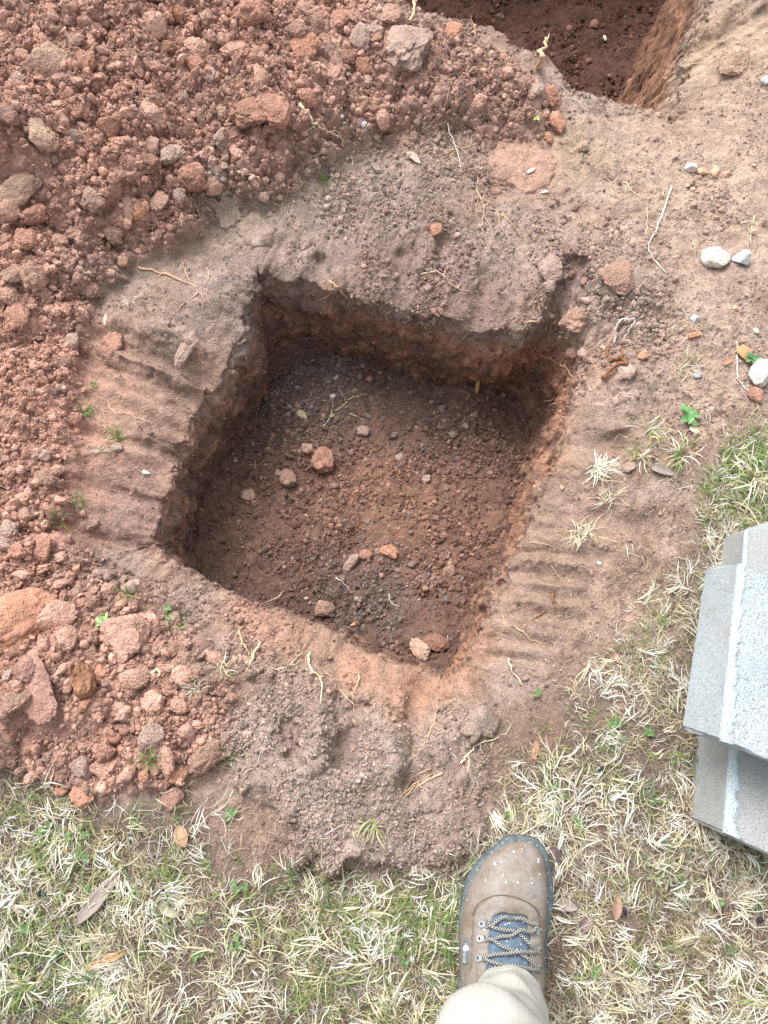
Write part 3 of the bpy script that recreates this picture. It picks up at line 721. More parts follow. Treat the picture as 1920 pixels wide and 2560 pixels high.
# x, y, half width, half height (px), turn, kind, label
HERO = [(542, 38, 31, 28, 0, 'red', 'big round red clod at the top edge of the spoil heap'),
 (337, 58, 26, 22, .3, 'pale', 'pale red clod with knobbly top near the upper middle of the heap'),
 (447, 50, 21, 18, 0, 'brown', 'brown clod just left of the big round red clod'),
 (508, 112, 22, 28, .5, 'pale', 'upright pale clod leaning against a smaller one in the heap'),
 (425, 108, 22, 18, .4, 'pale', 'pale rounded clod beside a dark red one in the upper heap'),
 (395, 100, 16, 17, 0, 'dark', 'dark red clod tucked beside a pale rounded clod'),
 (422, 140, 20, 15, -.4, 'red', 'small wedge shaped red clod below the pale rounded clod'),
 (455, 163, 11, 15, 0, 'grey', 'small smooth grey tan lump standing among red clods'),
 (563, 172, 17, 21, .3, 'pale', 'pale upright clod right of the small grey lump'),
 (480, 88, 17, 14, .8, 'pale', 'flat pale clod above the leaning upright clod'),
 (654, 110, 30, 26, 0, 'orange', 'wide orange red clod at the right of the upper heap'),
 (773, 88, 21, 24, .2, 'grey', 'smooth dark grey block shaped clod near the trench edge'),
 (538, 250, 29, 33, 0, 'red', 'left one of the two big red clods side by side mid heap'),
 (602, 255, 36, 31, .4, 'red', 'right one of the two big red clods side by side mid heap'),
 (782, 148, 19, 17, 0, 'red', 'red clod above the scraped patch right of the heap'),
 (107, 140, 44, 28, -.15, 'tan', 'large flat tan clod at the left of the heap'),
 (88, 303, 27, 30, .2, 'tan', 'tan pyramid shaped clod at the left of the heap'),
 (153, 299, 22, 17, 0, 'grey', 'rounded grey brown clod right of the pyramid shaped one'),
 (372, 336, 23, 17, -.2, 'grey', 'smooth dark grey oval clod in the lower heap'),
 (478, 308, 18, 19, 0, 'grey', 'light grey clod in the middle of the lower heap'),
 (515, 337, 19, 15, 0, 'pale', 'pale oval clod right of the light grey one'),
 (328, 318, 14, 19, .4, 'pale', 'small pale upright clod left of the grey oval one'),
 (415, 388, 25, 28, 0, 'red', 'tall red clod in the lower heap above the pale flat one'),
 (460, 402, 25, 15, -.2, 'pale', 'flat pale clod right of the tall red one'),
 (40, 173, 17, 13, .3, 'grey', 'grey brown clod at the far left of the heap'),
 (38, 410, 42, 24, -.2, 'tan', 'large smooth tan clod at the left edge of the picture'),
 (55, 520, 24, 20, .4, 'red', 'red clod under the large smooth tan one at the left edge'),
 (879, 107, 50, 42, .1, 'grey', 'largest grey topsoil clod lying by the trench edge'),
 (848, 44, 27, 24, .3, 'brown', 'rough brown clod above the largest grey one'),
 (980, 72, 27, 16, -.55, 'orange', 'smooth orange clod slanting on the lip of the trench'),
 (1097, 163, 14, 13, 0, 'pale', 'small pale clod near the short stump on the trench lip'),
 (1197, 268, 22, 18, -.4, 'orange', 'bright orange clod below the middle of the trench'),
 (1182, 298, 14, 9, -.2, 'orange', 'small flat orange clod under the bright orange one'),
 (1580, 142, 31, 26, -.3, 'tan', 'tan angular clod right of the trench on pale ground'),
 (943, 497, 13, 12, .4, 'orange', 'single orange pebble sized clod on grey topsoil above the pit'),
 (32, 603, 24, 24, 0, 'brown', 'grey brown clod by the left edge beside the small red heap'),
 (97, 985, 13, 12, 0, 'grey', 'small grey clod on the fine red crumbs at the left'),
 (120, 1018, 15, 11, .3, 'pale', 'pale heart shaped clod below the small grey one'),
 (135, 783, 18, 14, .5, 'mauve', 'flat mauve clod on the fine red crumbs at the left'),
 (157, 738, 15, 16, 0, 'grey', 'round grey clod at the foot of the red crumbs'),
 (695, 1000, 24, 28, .3, 'red', 'biggest red clod on the pit floor'),
 (665, 968, 13, 12, 0, 'tan', 'small tan clod touching the biggest red one on the pit floor'),
 (620, 1038, 18, 19, .2, 'brown', 'brown angular clod left of the red one on the pit floor'),
 (536, 1073, 13, 14, -.5, 'tan', 'tan flake shaped clod at the left of the pit floor'),
 (784, 935, 14, 12, 0, 'grey', 'grey round clod in the upper middle of the pit floor'),
 (757, 1217, 13, 22, .6, 'grey', 'light grey elongated clod in the lower pit'),
 (840, 1193, 20, 15, 0, 'orange', 'flat orange clod right of the light grey elongated one'),
 (787, 1200, 11, 17, 0, 'red', 'upright red clod touching the light grey elongated one'),
 (700, 1314, 17, 24, -.2, 'brown', 'brown upright clod by the lower left side of the pit'),
 (909, 1404, 18, 25, .3, 'tan', 'tan egg shaped clod in the bottom corner of the pit'),
 (942, 1388, 24, 18, 0, 'dark', 'dark red clod behind the tan egg shaped one in the corner'),
 (973, 1233, 12, 11, 0, 'brown', 'brown clod near the right side of the lower pit'),
 (862, 992, 9, 9, 0, 'grey', 'small grey clod at the centre of the pit floor'),
 (922, 1035, 9, 11, 0, 'grey', 'small grey clod right of the centre of the pit floor'),
 (30, 1348, 52, 78, .05, 'orange', 'largest rounded orange brown clod at the left edge of the lower heap'),
 (124, 1333, 43, 28, -.1, 'pale', 'wide pale clod right of the largest rounded one'),
 (273, 1374, 49, 40, .1, 'pale', 'big pale pink clod at the middle right of the lower heap'),
 (145, 1379, 26, 20, .2, 'pale', 'pale clod just under the wide one in the lower heap'),
 (197, 1414, 20, 17, 0, 'brown', 'small brown clod above the piece of bark'),
 (60, 1447, 25, 22, .3, 'mauve', 'flat mauve clod under the largest rounded one'),
 (80, 1488, 62, 34, .1, 'mauve', 'broad dark mauve clod in the lower heap'),
 (217, 1457, 24, 14, -.1, 'orange', 'flat orange clod right of the piece of bark'),
 (288, 1466, 30, 20, 0, 'pale', 'pale wedge shaped clod beside a bent straw in the lower heap'),
 (335, 1521, 21, 22, .3, 'pale', 'pale clod with a dark base right in the lower heap'),
 (327, 1593, 23, 23, .2, 'grey', 'blocky grey clod near the grass edge of the lower heap'),
 (365, 1637, 30, 24, 0, 'pale', 'pale clod lying right under the blocky grey one'),
 (443, 1634, 35, 26, -.2, 'brown', 'brown clod at the right end of the lower heap by the grass'),
 (45, 1243, 17, 11, 0, 'pale', 'small flat pale clod above the largest rounded one'),
 (37, 1196, 19, 15, 0, 'red', 'red clod at the left edge above the flat pale one'),
 (100, 1182, 32, 18, .2, 'red', 'wide red clod at the left above the lower heap'),
 (120, 1556, 66, 40, .1, 'mauve', 'broad crumbling red mauve lump at the bottom of the lower heap'),
 (30, 1521, 34, 22, -.3, 'brown', 'grey orange clod at the left edge of the lower heap'),
 (182, 1719, 27, 20, 0, 'orange', 'orange clod lying in the grass edge under the heap'),
 (135, 1707, 14, 12, 0, 'orange', 'smaller orange clod left of the one in the grass edge'),
 (375, 1722, 23, 24, .4, 'mauve', 'flat mauve clod in the grass right of the orange clods'),
 (1189, 583, 27, 22, .7, 'grey', 'angular grey clod hanging on the far rim of the pit'),
 (1186, 618, 16, 14, 0, 'grey', 'small grey clod under the angular grey one on the far rim'),
 (1242, 700, 26, 26, .4, 'brown', 'brown clod at the far right corner of the pit'),
 (1239, 763, 12, 13, 0, 'pale', 'pale red round clod below the brown corner clod'),
 (1260, 763, 11, 9, 0, 'grey', 'small grey clod touching the pale red round one'),
 (1354, 808, 18, 17, 0, 'grey', 'grey brown round clod right of the far corner of the pit'),
 (1335, 600, 36, 32, .2, 'brown', 'wide grey brown crumbling lump right of the far rim'),
 (1629, 855, 16, 14, .6, 'red', 'crumbling red clod below the white stone at the right edge'),
 (1412, 758, 11, 9, 0, 'grey', 'small round grey clod right of the looped straw'),
 (1389, 771, 12, 9, 0, 'orange', 'small red clod beside the small round grey one at the right'),
 (1355, 1015, 16, 12, 0, 'grey', 'grey clod between the grass tufts right of the pit'),
 (250, 748, 26, 21, .1, 'red', 'clump of red crumbs on the scraped slope left of the pit'),
 (400, 755, 36, 14, -.35, 'grey', 'grey crust of topsoil on the slope left of the pit'),
 (278, 452, 26, 16, .7, 'brown', 'brown clod pointing up and right in the heap'),
 (345, 440, 22, 20, .3, 'pale', 'pale clod at the lower middle of the heap'),
 (640, 68, 22, 16, 0, 'brown', 'brown clod above the wide orange red one'),
 (740, 45, 22, 18, .5, 'red', 'red clod near the trench in the upper heap')]
hero_px = []
for (x, y, a, b, t, k, lb) in HERO:
    loc, nor = hit(x, y)
    rx, ry = pxr(loc, a), pxr(loc, b)
    me = random.choice(BIG) if a > 17 else random.choice(SMALL)
    slab = 1.0
    if 'broad' in lb or 'crust' in lb or 'wide grey' in lb: slab = .5
    o = place_rock(me, 'soil_clod', loc, nor, rx * 1.25, ry * 1.25, -t, KC[k], .22, min(rx, ry) * .85 * slab)
    tag(o, lb, 'clod')
    hero_px.append((x, y, max(a, b)))
    taken.append((loc.x, loc.y, max(rx, ry)))

# the rest of the clods one can count, in families by place
def place_free(x, y, r):
    for (a, b, c) in taken:
        if (a - x) ** 2 + (b - y) ** 2 < (.72 * (c + r)) ** 2: return False
    taken.append((x, y, r)); return True
def onscreen(p):
    v = np.array(p) - CP; d = v @ FW
    return -30 < 829.5 + FPX * v[0] / d < 1690 and -30 < 1106 - FPX * (v @ UP) / d < 2240

FAM = [('reddish soil clod half buried in the upper spoil heap', 'medium clods of the upper spoil heap', 96, HM * NOTP * (fy > .75) * (.2 + CRf) * (1 - WL), .0095, .026, ['red', 'pale', 'pale', 'brown', 'red', 'dark', 'red', 'grey', 'pale', 'mauve']),
       ('reddish soil clod lying in the lower spoil heap near the lawn', 'medium clods of the lower spoil heap', 46, HM * NOTP * (fy < .5) * (fy > -.15) * (.2 + CRf), .008, .019, ['red', 'pale', 'orange', 'brown', 'grey', 'pale']),
       ('small soil clod lying on the floor of the square pit', 'small clods on the pit floor', 26, (S1f > .9) * (1 - WL), .004, .009, ['dark', 'grey', 'brown', 'red', 'grey']),
       ('small clod of topsoil on the loose ground behind and right of the pit', 'small clods on the loose topsoil', 36, CRIDGE * NOTP * (1 - HM) * (1 - LM) * (fy > .45), .0045, .012, ['brown', 'grey', 'mauve', 'grey', 'tan', 'pale']),
       ('dark soil clod on the floor of the deep trench', 'clods on the trench floor', 9, (S2f > .9) * (1 - WL) * (fx > 0), .008, .02, ['dark', 'dark', 'brown'])]
LANDM = [((542, 38), 'the round red clod at the top edge'), ((107, 140), 'the large flat tan clod'), ((538, 250), 'the left of the two big red clods'), ((602, 255), 'the right of the two big red clods'),
 ((654, 110), 'the wide orange red clod'), ((88, 303), 'the pyramid shaped tan clod'), ((372, 336), 'the dark grey oval clod'), ((38, 410), 'the smooth tan clod at the left edge'), ((879, 107), 'the largest grey clod by the trench'),
 ((508, 112), 'the upright pale clod'), ((337, 58), 'the knobbly pale clod at the top'), ((500, 366), 'the tan root in the heap'), ((685, 278), 'the pale forked stick'), ((765, 262), 'the white plaster lump'), ((245, 301), 'the pale yellow pebble'),
 ((415, 388), 'the tall red clod of the lower heap'), ((290, 476), 'the pale cut root stub'), ((30, 1348), 'the largest rounded clod at the left edge'), ((124, 1333), 'the wide pale clod'), ((273, 1374), 'the big pale pink clod'), ((182, 1473), 'the piece of bark'),
 ((327, 1593), 'the blocky grey clod'), ((443, 1634), 'the brown clod by the grass'), ((120, 1556), 'the crumbling mauve lump'), ((182, 1719), 'the orange clod in the grass'), ((335, 1521), 'the pale clod with dark base'), ((37, 1196), 'the red clod at the left edge'), ((32, 603), 'the grey brown clod at the left edge'),
 ((97, 985), 'the small grey clod on red crumbs'), ((157, 738), 'the round grey clod at the left'), ((695, 1000), 'the biggest red clod in the pit'), ((620, 1038), 'the brown angular clod in the pit'), ((757, 1217), 'the light grey long clod in the pit'), ((909, 1404), 'the egg shaped clod in the pit corner'),
 ((784, 935), 'the grey round clod in the pit'), ((755, 870), 'the forked twig in the pit'), ((922, 1035), 'the small grey clod near the pit centre'), ((973, 1233), 'the brown clod low in the pit'), ((700, 1314), 'the upright brown clod in the pit'), ((1129, 355), 'the cracked clay slab'), ((1197, 268), 'the bright orange clod'),
 ((1189, 583), 'the angular grey clod on the rim'), ((1335, 600), 'the wide crumbling lump'), ((1242, 700), 'the brown corner clod'), ((1354, 808), 'the round clod right of the corner'), ((1335, 730), 'the looped white stalk'), ((943, 497), 'the orange pebble sized clod'), ((1046, 455), 'the fan of thin roots'), ((970, 590), 'the curved root on the far slope'), ((1492, 367), 'the white and pink stone'), ((1305, 83), 'the white stone on the trench floor'), ((895, 345), 'the pink petal shaped leaf')]
used_labels = set()
def frame_px(p):
    v = np.array(p) - CP; d = v @ FW
    return 829.5 + FPX * v[0] / d, 1106 - FPX * (v @ UP) / d
KN = {'red': 'brick red', 'pale': 'pale pinkish', 'dark': 'dark red', 'grey': 'greyish', 'brown': 'brown', 'tan': 'tan', 'orange': 'orange', 'mauve': 'mauve'}
def near_label(p, kind, r, fallback):
    x, y = frame_px(p)
    size = 'tiny' if r < .0065 else ('small' if r < .010 else ('middling' if r < .015 else 'sizeable'))
    for (a, b), nm in sorted(LANDM, key=lambda q: (q[0][0] - x) ** 2 + (q[0][1] - y) ** 2)[:3]:
        dx, dy = x - a, y - b
        dist = math.hypot(dx, dy)
        if dist > 330: break
        side = ('right of' if dx > 0 else 'left of') if abs(dx) > 2 * abs(dy) else (('below' if dy > 0 else 'above') if abs(dy) > 2 * abs(dx) else (('below and ' if dy > 0 else 'above and ') + ('right of' if dx > 0 else 'left of')))
        far = 'just ' if dist < 60 else ('a little way ' if dist < 150 else 'well ')
        lb = f'{size} {KN[kind]} clod {far}{side} {nm}'
        if lb not in used_labels and len(lb.split()) <= 16:
            used_labels.add(lb); return lb
    return fallback
for lb, grp, n, w, lo, hi, kinds in FAM:
    cand = pick_pts(n * 14, w); rr = np.sort(radii(n * 14, lo, hi, 2.0))[::-1]
    k = 0
    rr = rr[np.linspace(0, len(rr) - 1, n * 3).astype(int)]; j = 0
    for i in cand:
        if k >= n or j >= len(rr): break
        p = VV[i]
        if not onscreen(p): continue
        r = float(rr[min(j, len(rr) - 1)])
        if not place_free(p[0], p[1], r): continue
        kd = random.choice(kinds)
        me = random.choice(BIG[:5] if r > .014 else SMALL)
        o = place_rock(me, 'soil_clod', Vector(p), Vector(NN[i]), r * random.uniform(.85, 1.25), r * random.uniform(.75, 1.1), random.uniform(0, 6.28), KC[kd], .3, r * random.uniform(.6, .9))
        tag(o, near_label(p, kd, r, lb), 'clod', grp)
        k += 1; j += 3

# flat slab of red clay trodden into the ground
def slab(name, label, cat, outline_px, thick, colour, mat, z_off=.0, rough=.0035):
    pts = [hit(a, b)[0] for a, b in outline_px]
    c = sum(pts, Vector()) / len(pts)
    n = 56; ring = []
    P2 = [(p.x, p.y) for p in pts]
    # dense outline
    dense = []
    for i in range(len(P2)):
        a, b = Vector(P2[i]), Vector(P2[(i + 1) % len(P2)])
        for k in range(5):
            q = a.lerp(b, k / 5); s_ = mnoise.noise(Vector((q.x * 70, q.y * 70, 3))) * .013 + mnoise.noise(Vector((q.x * 190, q.y * 190, 3))) * .007
            dense.append(q + (q - Vector((c.x, c.y))).normalized() * s_)
    vs = []; fs = []
    rings = [1.0, .985, .93, .8, .6, .35, .12]
    m = len(dense)
    for ri, s_ in enumerate(rings):
        for q in dense:
            x = c.x + (q.x - c.x) * s_; y = c.y + (q.y - c.y) * s_
            z = drop(x, y)[0].z
            zz = -.006 if ri == 0 else (thick * (.35, .8, 1, 1.05, 1.1, 1.1)[ri - 1])
            vs.append((x, y, z + zz + z_off + mnoise.noise(Vector((x * 120, y * 120, 9))) * rough + mnoise.noise(Vector((x * 40, y * 40, 9))) * rough))
    for ri in range(len(rings) - 1):
        for i in range(m):
            j = (i + 1) % m
            fs.append((ri * m + i, ri * m + j, (ri + 1) * m + j, (ri + 1) * m + i))
    me = bpy.data.meshes.new(name)
    fs.append(tuple(range((len(rings) - 1) * m, len(rings) * m)))
    me.from_pydata(vs, [], fs); me.polygons.foreach_set('use_smooth', [True] * len(me.polygons))
    o = link(name, me, mat)
    o.color = (*soft(lin(colour), .2, 1.0), 1)
    tag(o, label, cat, kind='thing')
    return o
slab('clay_slab', 'flat cracked pinkish red clay slab pressed into the ground between the two pits', 'clay slab',
     [(1075, 305), (1110, 296), (1150, 310), (1185, 330), (1200, 352), (1198, 380), (1170, 408), (1135, 420), (1100, 402), (1068, 385), (1052, 350)], .005, (180, 140, 122), M_CLOD)
slab('clay_slab', 'small flat pinkish clay flake above left of the cracked clay slab', 'clay slab',
     [(1035, 272), (1060, 268), (1075, 285), (1060, 303), (1038, 300)], .006, (184, 140, 122), M_CLOD)
slab('clay_slab', 'smooth grey plate of topsoil stuck on the edge of the heap above the pit', 'clay slab',
     [(440, 425), (480, 420), (520, 440), (525, 470), (495, 500), (475, 492), (462, 460)], .006, (162, 138, 124), M_CLOD)
slab('clay_slab', 'wider grey plate of topsoil right of the smaller one above the pit', 'clay slab',
     [(520, 470), (560, 455), (592, 510), (585, 535), (545, 540), (515, 510)], .005, (162, 138, 124), M_CLOD)
slab('clay_slab', 'grey brown crust with an upturned edge right under the pit corner', 'clay slab',
     [(1020, 1530), (1050, 1522), (1080, 1560), (1072, 1590), (1030, 1600), (1000, 1590), (1003, 1550)], .012, (160, 138, 124), M_CLOD)

# ------------------------------------------------------------------ stones
def stone_mat(name, base, spots, scale=160):
    m, nt, N, L, b = mat_new(name)
    tc = nd(N, 'ShaderNodeTexCoord')
    f = nd(N, 'ShaderNodeTexNoise', Scale=3.0, Detail=6.0, Roughness=.7); L.new(tc.outputs['Object'], f.inputs['Vector'])
    f2 = nd(N, 'ShaderNodeTexNoise', Scale=9.0, Detail=4.0); L.new(tc.outputs['Object'], f2.inputs['Vector'])
    fac = ramp(N, L, f.outputs['Fac'], [(.42, 0.0), (.62, 1.0)])
    c = mixrgb(N, L, base, spots, fac)
    fac2 = ramp(N, L, f2.outputs['Fac'], [(.58, 0.0), (.64, 1.0)])
    c = mixrgb(N, L, c, (.22, .2, .18), fac2)
    L.new(c, b.inputs['Base Color']); b.inputs['Roughness'].default_value = .6
    bp = nd(N, 'ShaderNodeBump', Strength=.5, Distance=.002); L.new(f2.outputs['Fac'], bp.inputs['Height']); L.new(bp.outputs[0], b.inputs['Normal'])
    return m
M_ST = stone_mat('white_stone', (.72, .70, .66), (.52, .46, .38))
M_ST2 = stone_mat('blue_stone', (.55, .58, .6), (.4, .42, .42))
M_ST3 = stone_mat('orange_stone', (.72, .42, .28), (.6, .35, .2))
for (x, y, a, b, t, m_, lb) in [(1545, 560, 27, 24, -.4, M_ST, 'larger white and brown stone of the pair at the right of the picture'),
                                (1602, 562, 18, 22, .2, M_ST2, 'smaller bluish white stone beside the larger white one'),
                                (1640, 814, 28, 27, 0, M_ST, 'speckled white stone with a green sprig beside it at the right edge'),
                                (1500, 691, 9, 9, 0, M_ST2, 'small pale stone alone on bare soil right of the pit'),
                                (1633, 717, 7, 7, 0, M_ST, 'tiny round white pebble near the right edge'),
                                (1589, 669, 7, 6, 0, M_ST3, 'tiny round orange pebble right of the pit'),
                                (1492, 367, 15, 13, .3, M_ST, 'white and pink stone on the pale ground right of the trench'),
                                (1516, 372, 12, 9, .5, M_ST3, 'tan chip right of the white and pink stone'),
                                (1544, 374, 12, 9, .6, M_ST3, 'larger tan chip of the two right of the white and pink stone'),
                                (1568, 379, 8, 8, .1, M_ST3, 'last tan chip in the row on the pale ground'),
                                (1305, 83, 7, 4, 0, M_ST, 'small white stone on the floor of the deep trench'),
                                (245, 301, 10, 10, 0, M_ST3, 'pale yellow pebble on the left of the spoil heap'),
                                (1654, 176, 9, 11, 0, M_ST2, 'grey pebble at the right edge above the pale ground'),
                                (1295, 1217, 6, 5, 0, M_ST2, 'tiny bluish stone chip on the slope right of the pit'),
                                (718, 858, 6, 6, 0, M_ST, 'tiny white chip by the twig on the pit floor'),
                                (727, 816, 6, 4, .3, M_ST2, 'tiny bluish white chip at the top of the pit floor'),
                                (1505, 811, 11, 6, 0, M_ST2, 'dark blue grey chip of slate on bare soil right of the pit'),
                                (765, 1347, 8, 5, .5, M_ST3, 'yellow chip at the lower left of the pit floor')]:
    loc, nor = hit(x, y)
    me = random.choice(STONE).copy(); me.materials.clear(); me.materials.append(m_)
    o = place_rock(me, 'stone', loc, nor, pxr(loc, a) * 1.1, pxr(loc, b) * 1.1, -t, (255, 255, 255), .3)
    tag(o, lb, 'stone')
# white plaster crumbs stuck round a red lump
loc, nor = hit(765, 262)
M_PL = stone_mat('plaster', (.78, .8, .8), (.66, .68, .7))
t_ = empty('plaster_lump', loc); tag(t_, 'crumbled white plaster stuck to a pinkish lump on the edge of the heap', 'plaster')
for (dx, dy, r, mm, nm, kk) in [(0, 0, 18, None, 'lump', 'pale'), (-22, 6, 8, M_PL, 'plaster_piece', 0), (-8, 13, 7, M_PL, 'plaster_piece', 0), (22, 6, 9, M_PL, 'plaster_piece', 0), (32, 12, 8, M_ST2, 'plaster_piece', 0), (-26, -10, 5, M_PL, 'plaster_piece', 0)]:
    l2, n2_ = hit(765 + dx, 262 + dy)
    me = (random.choice(BIG) if mm is None else random.choice(SMALL).copy())
    if mm is not None: me.materials.clear(); me.materials.append(mm)
    o = place_rock(me, nm, l2 - loc, n2_, pxr(l2, r), pxr(l2, r * .7), random.random() * 3, (205, 160, 140), .45)
    o.parent = t_

# ------------------------------------------------------------------ grass, straw
def vein_mat(name, rough=.6, trans=.25, spec=.3):
    m, nt, N, L, b = mat_new(name)
    a = nd(N, 'ShaderNodeAttribute', attribute_name='col')
    g = nd(N, 'ShaderNodeNewGeometry')
    f = nd(N, 'ShaderNodeTexNoise', Scale=260.0, Detail=3.0); L.new(g.outputs['Position'], f.inputs['Vector'])
    t = ramp(N, L, f.outputs['Fac'], [(.3, .78), (.7, 1.12)])
    c = mixrgb(N, L, a.outputs['Color'], t, 1.0, 'MULTIPLY')
    L.new(c, b.inputs['Base Color']); b.inputs['Roughness'].default_value = rough
    b.inputs['Specular IOR Level'].default_value = spec
    if trans:
        tr = nd(N, 'ShaderNodeBsdfTranslucent'); L.new(c, tr.inputs['Color'])
        mx = nd(N, 'ShaderNodeMixShader'); mx.inputs[0].default_value = trans
        out = N['Material Output']
        L.new(b.outputs[0], mx.inputs[1]); L.new(tr.outputs[0], mx.inputs[2]); L.new(mx.outputs[0], out.inputs['Surface'])
    return m
M_GRASS = vein_mat('grass_blades')
M_ROOT = vein_mat('root_bark', .8, 0, .2)

STRAW = np.array([lin(c) * 1.0 for c in [(244, 238, 218), (234, 224, 192), (224, 210, 174), (208, 192, 154), (180, 160, 126), (250, 247, 236), (236, 230, 210)]])
GREEN = np.array([lin(c) for c in [(132, 158, 84), (160, 180, 104), (108, 140, 72), (178, 190, 120), (120, 150, 100)]])

def groundz(x, y):
    i = np.clip(np.searchsorted(xs, x), 1, NX - 1); j = np.clip(np.searchsorted(ys, y), 1, NY - 1)
    return Z[i, j]

def blades(bx, by, head, length, width, lift, bend, cols, z0=.001, seg=4, droop=1.0, baseZ=None):
    """curved tapering ribbons with a shallow fold; returns verts, faces, colours"""
    n = len(bx); vs = []; cs = []
    hx, hy = np.cos(head), np.sin(head)
    px, py = -hy, hx
    roll = rng.uniform(-.7, .7, n)
    cxp, cyp = bx.copy(), by.copy(); ang = head.copy()
    for k in range(seg + 1):
        t = k / seg
        if k:
            st = length / seg
            cxp = cxp + np.cos(ang) * st; cyp = cyp + np.sin(ang) * st
            ang = ang + bend / seg
        gz = groundz(cxp, cyp) if baseZ is None else baseZ
        z = gz + z0 + lift * (np.sin(min(t * 1.35, 1.25) * np.pi / 2 * 1.2) if droop else t)
        w = width * (.55 + .45 * min(t * 4, 1)) * (1 - t ** 3 * .92) * .5
        ox_, oy_ = -np.sin(ang) * w, np.cos(ang) * w
        vs.append(np.stack([cxp - ox_, cyp - oy_, z - w * np.sin(roll)], -1))
        vs.append(np.stack([cxp + ox_, cyp + oy_, z + w * np.sin(roll)], -1))
        sh = .88 + .14 * t
        cs.append(cols * sh); cs.append(cols * sh)
    Vt = np.stack(vs, 1); Ct = np.stack(cs, 1)
    base = (np.arange(n) * (2 * (seg + 1)))[:, None]
    fs = np.concatenate([base + np.array([[2 * k, 2 * k + 2, 2 * k + 3, 2 * k + 1]]) for k in range(seg)], 0)
    return Vt.reshape(-1, 3), fs, Ct.reshape(-1, 3)

def join(parts):
    V_, F_, C_ = [], [], []; o = 0
    for v, f, c in parts:
        V_.append(v); F_.append(f + o); C_.append(c); o += len(v)
    return np.concatenate(V_), np.concatenate(F_), np.concatenate(C_)

def grass_obj(name, parts, mat=None):
    v, f, c = join(parts)
    me = mesh_np(name, v, f); add_col(me, c)
    return link(name, me, mat or M_GRASS)

# where the lawn grows
inl = ((fx > -.95) & (fx < 1.08) & (fy > -.56) & (fy < 1.25)).astype(float)
edge = np.clip(LM * 1.05 + .0, 0, 1) ** 1.5
patch = np.clip(.75 + .9 * fbm2(fx * 9, fy * 9, 55), .12, 1.6)
for (a, b, r, v) in [(520, 1790, .06, -.9), (570, 1850, .05, -.7), (1190, 1560, .04, -.6), (100, 1880, .06, -.35), (1310, 1500, .04, -.5), (450, 1740, .05, -.5), (210, 1760, .05, -.4), (1450, 1300, .04, -.3), (1560, 940, .06, -.3), (1110, 1790, .03, .3), (700, 1960, .08, .5), (1400, 1900, .1, .3), (1550, 1230, .06, .4)]:
    c = W2((a, b), 0)
    patch = np.clip(patch + v * np.exp(-((fx - c[0]) ** 2 + (fy - c[1]) ** 2) / (r * r)), .05, 2)
wl_ = inl * edge * patch
wl_ = wl_ * (1 - .0 * HM) * NOTP
wl_ /= wl_.sum()
def tufts(nt, per, w, L0, L1, wd0, wd1, lift, pal, spread=.7, bend=.9, z0=.002, jit=.004):
    i = rng.choice(len(w), nt, p=w)
    tx, ty = fx[i] + rng.normal(0, .002, nt), fy[i] + rng.normal(0, .002, nt)
    # neighbouring tufts lean the same way
    hd = 3.14 * 1.6 * fbm2(tx * 7, ty * 7, 61, 2) + rng.normal(0, .8, nt) + .7
    bx = np.repeat(tx, per) + rng.normal(0, jit, nt * per); by = np.repeat(ty, per) + rng.normal(0, jit, nt * per)
    h = np.repeat(hd, per) + rng.normal(0, spread, nt * per)
    n = nt * per
    sc = np.repeat(rng.uniform(.45, 1.4, nt), per)
    cl = pal[rng.integers(0, len(pal), nt)]
    cl = np.repeat(cl, per, 0) * rng.uniform(.75, 1.12, (n, 1))
    return blades(bx, by, h, rng.uniform(L0, L1, n) * sc, rng.uniform(wd0, wd1, n), np.abs(rng.normal(lift, lift * .6, n)), rng.normal(0, bend, n), np.clip(cl, 0, .9), z0=z0 + 0)
o = grass_obj('dry_grass', [tufts(13000, 4, wl_, .006, .020, .0006, .0012, .0025, np.concatenate([STRAW * .42, STRAW * .62, STRAW * .85]), 1.5, .9, .001, .008),
                            tufts(5200, 6, wl_, .012, .032, .0006, .0014, .0035, np.concatenate([STRAW, STRAW * .75]), .8, 1.3, .003, .005),
                            tufts(1500, 6, wl_, .018, .042, .0009, .0019, .006, STRAW[[0, 1, 5, 6]], .35, 1.1, .006, .004)])
tag(o, 'straw coloured matted dry grass of the lawn', kind='stuff')
gp = np.clip(.2 + 1.2 * fbm2(fx * 6, fy * 6, 71), .03, 1)
for (a, b, r, v) in [(40, 2130, .08, 1.6), (900, 2080, .1, .9), (650, 1930, .1, .9), (900, 1960, .08, .9), (1560, 1000, .06, 1.5), (1640, 1050, .09, 3), (130, 1830, .08, .8), (300, 1960, .1, .7), (1450, 1950, .08, .5), (1100, 1650, .04, .5), (800, 2000, .08, .8)]:
    c = W2((a, b), 0)
    gp = gp + v * np.exp(-((fx - c[0]) ** 2 + (fy - c[1]) ** 2) / (r * r))
wg = inl * edge * gp * NOTP; wg /= wg.sum()
o = grass_obj('green_grass', [tufts(850, 5, wg, .018, .042, .0007, .0015, .006, GREEN * .9, .8, 1.1, .005, .005),
                              tufts(900, 4, wg, .008, .020, .0010, .0018, .004, GREEN * .8, 1.2, .6, .003, .006)])
tag(o, 'green blades growing through the dry lawn', kind='stuff')
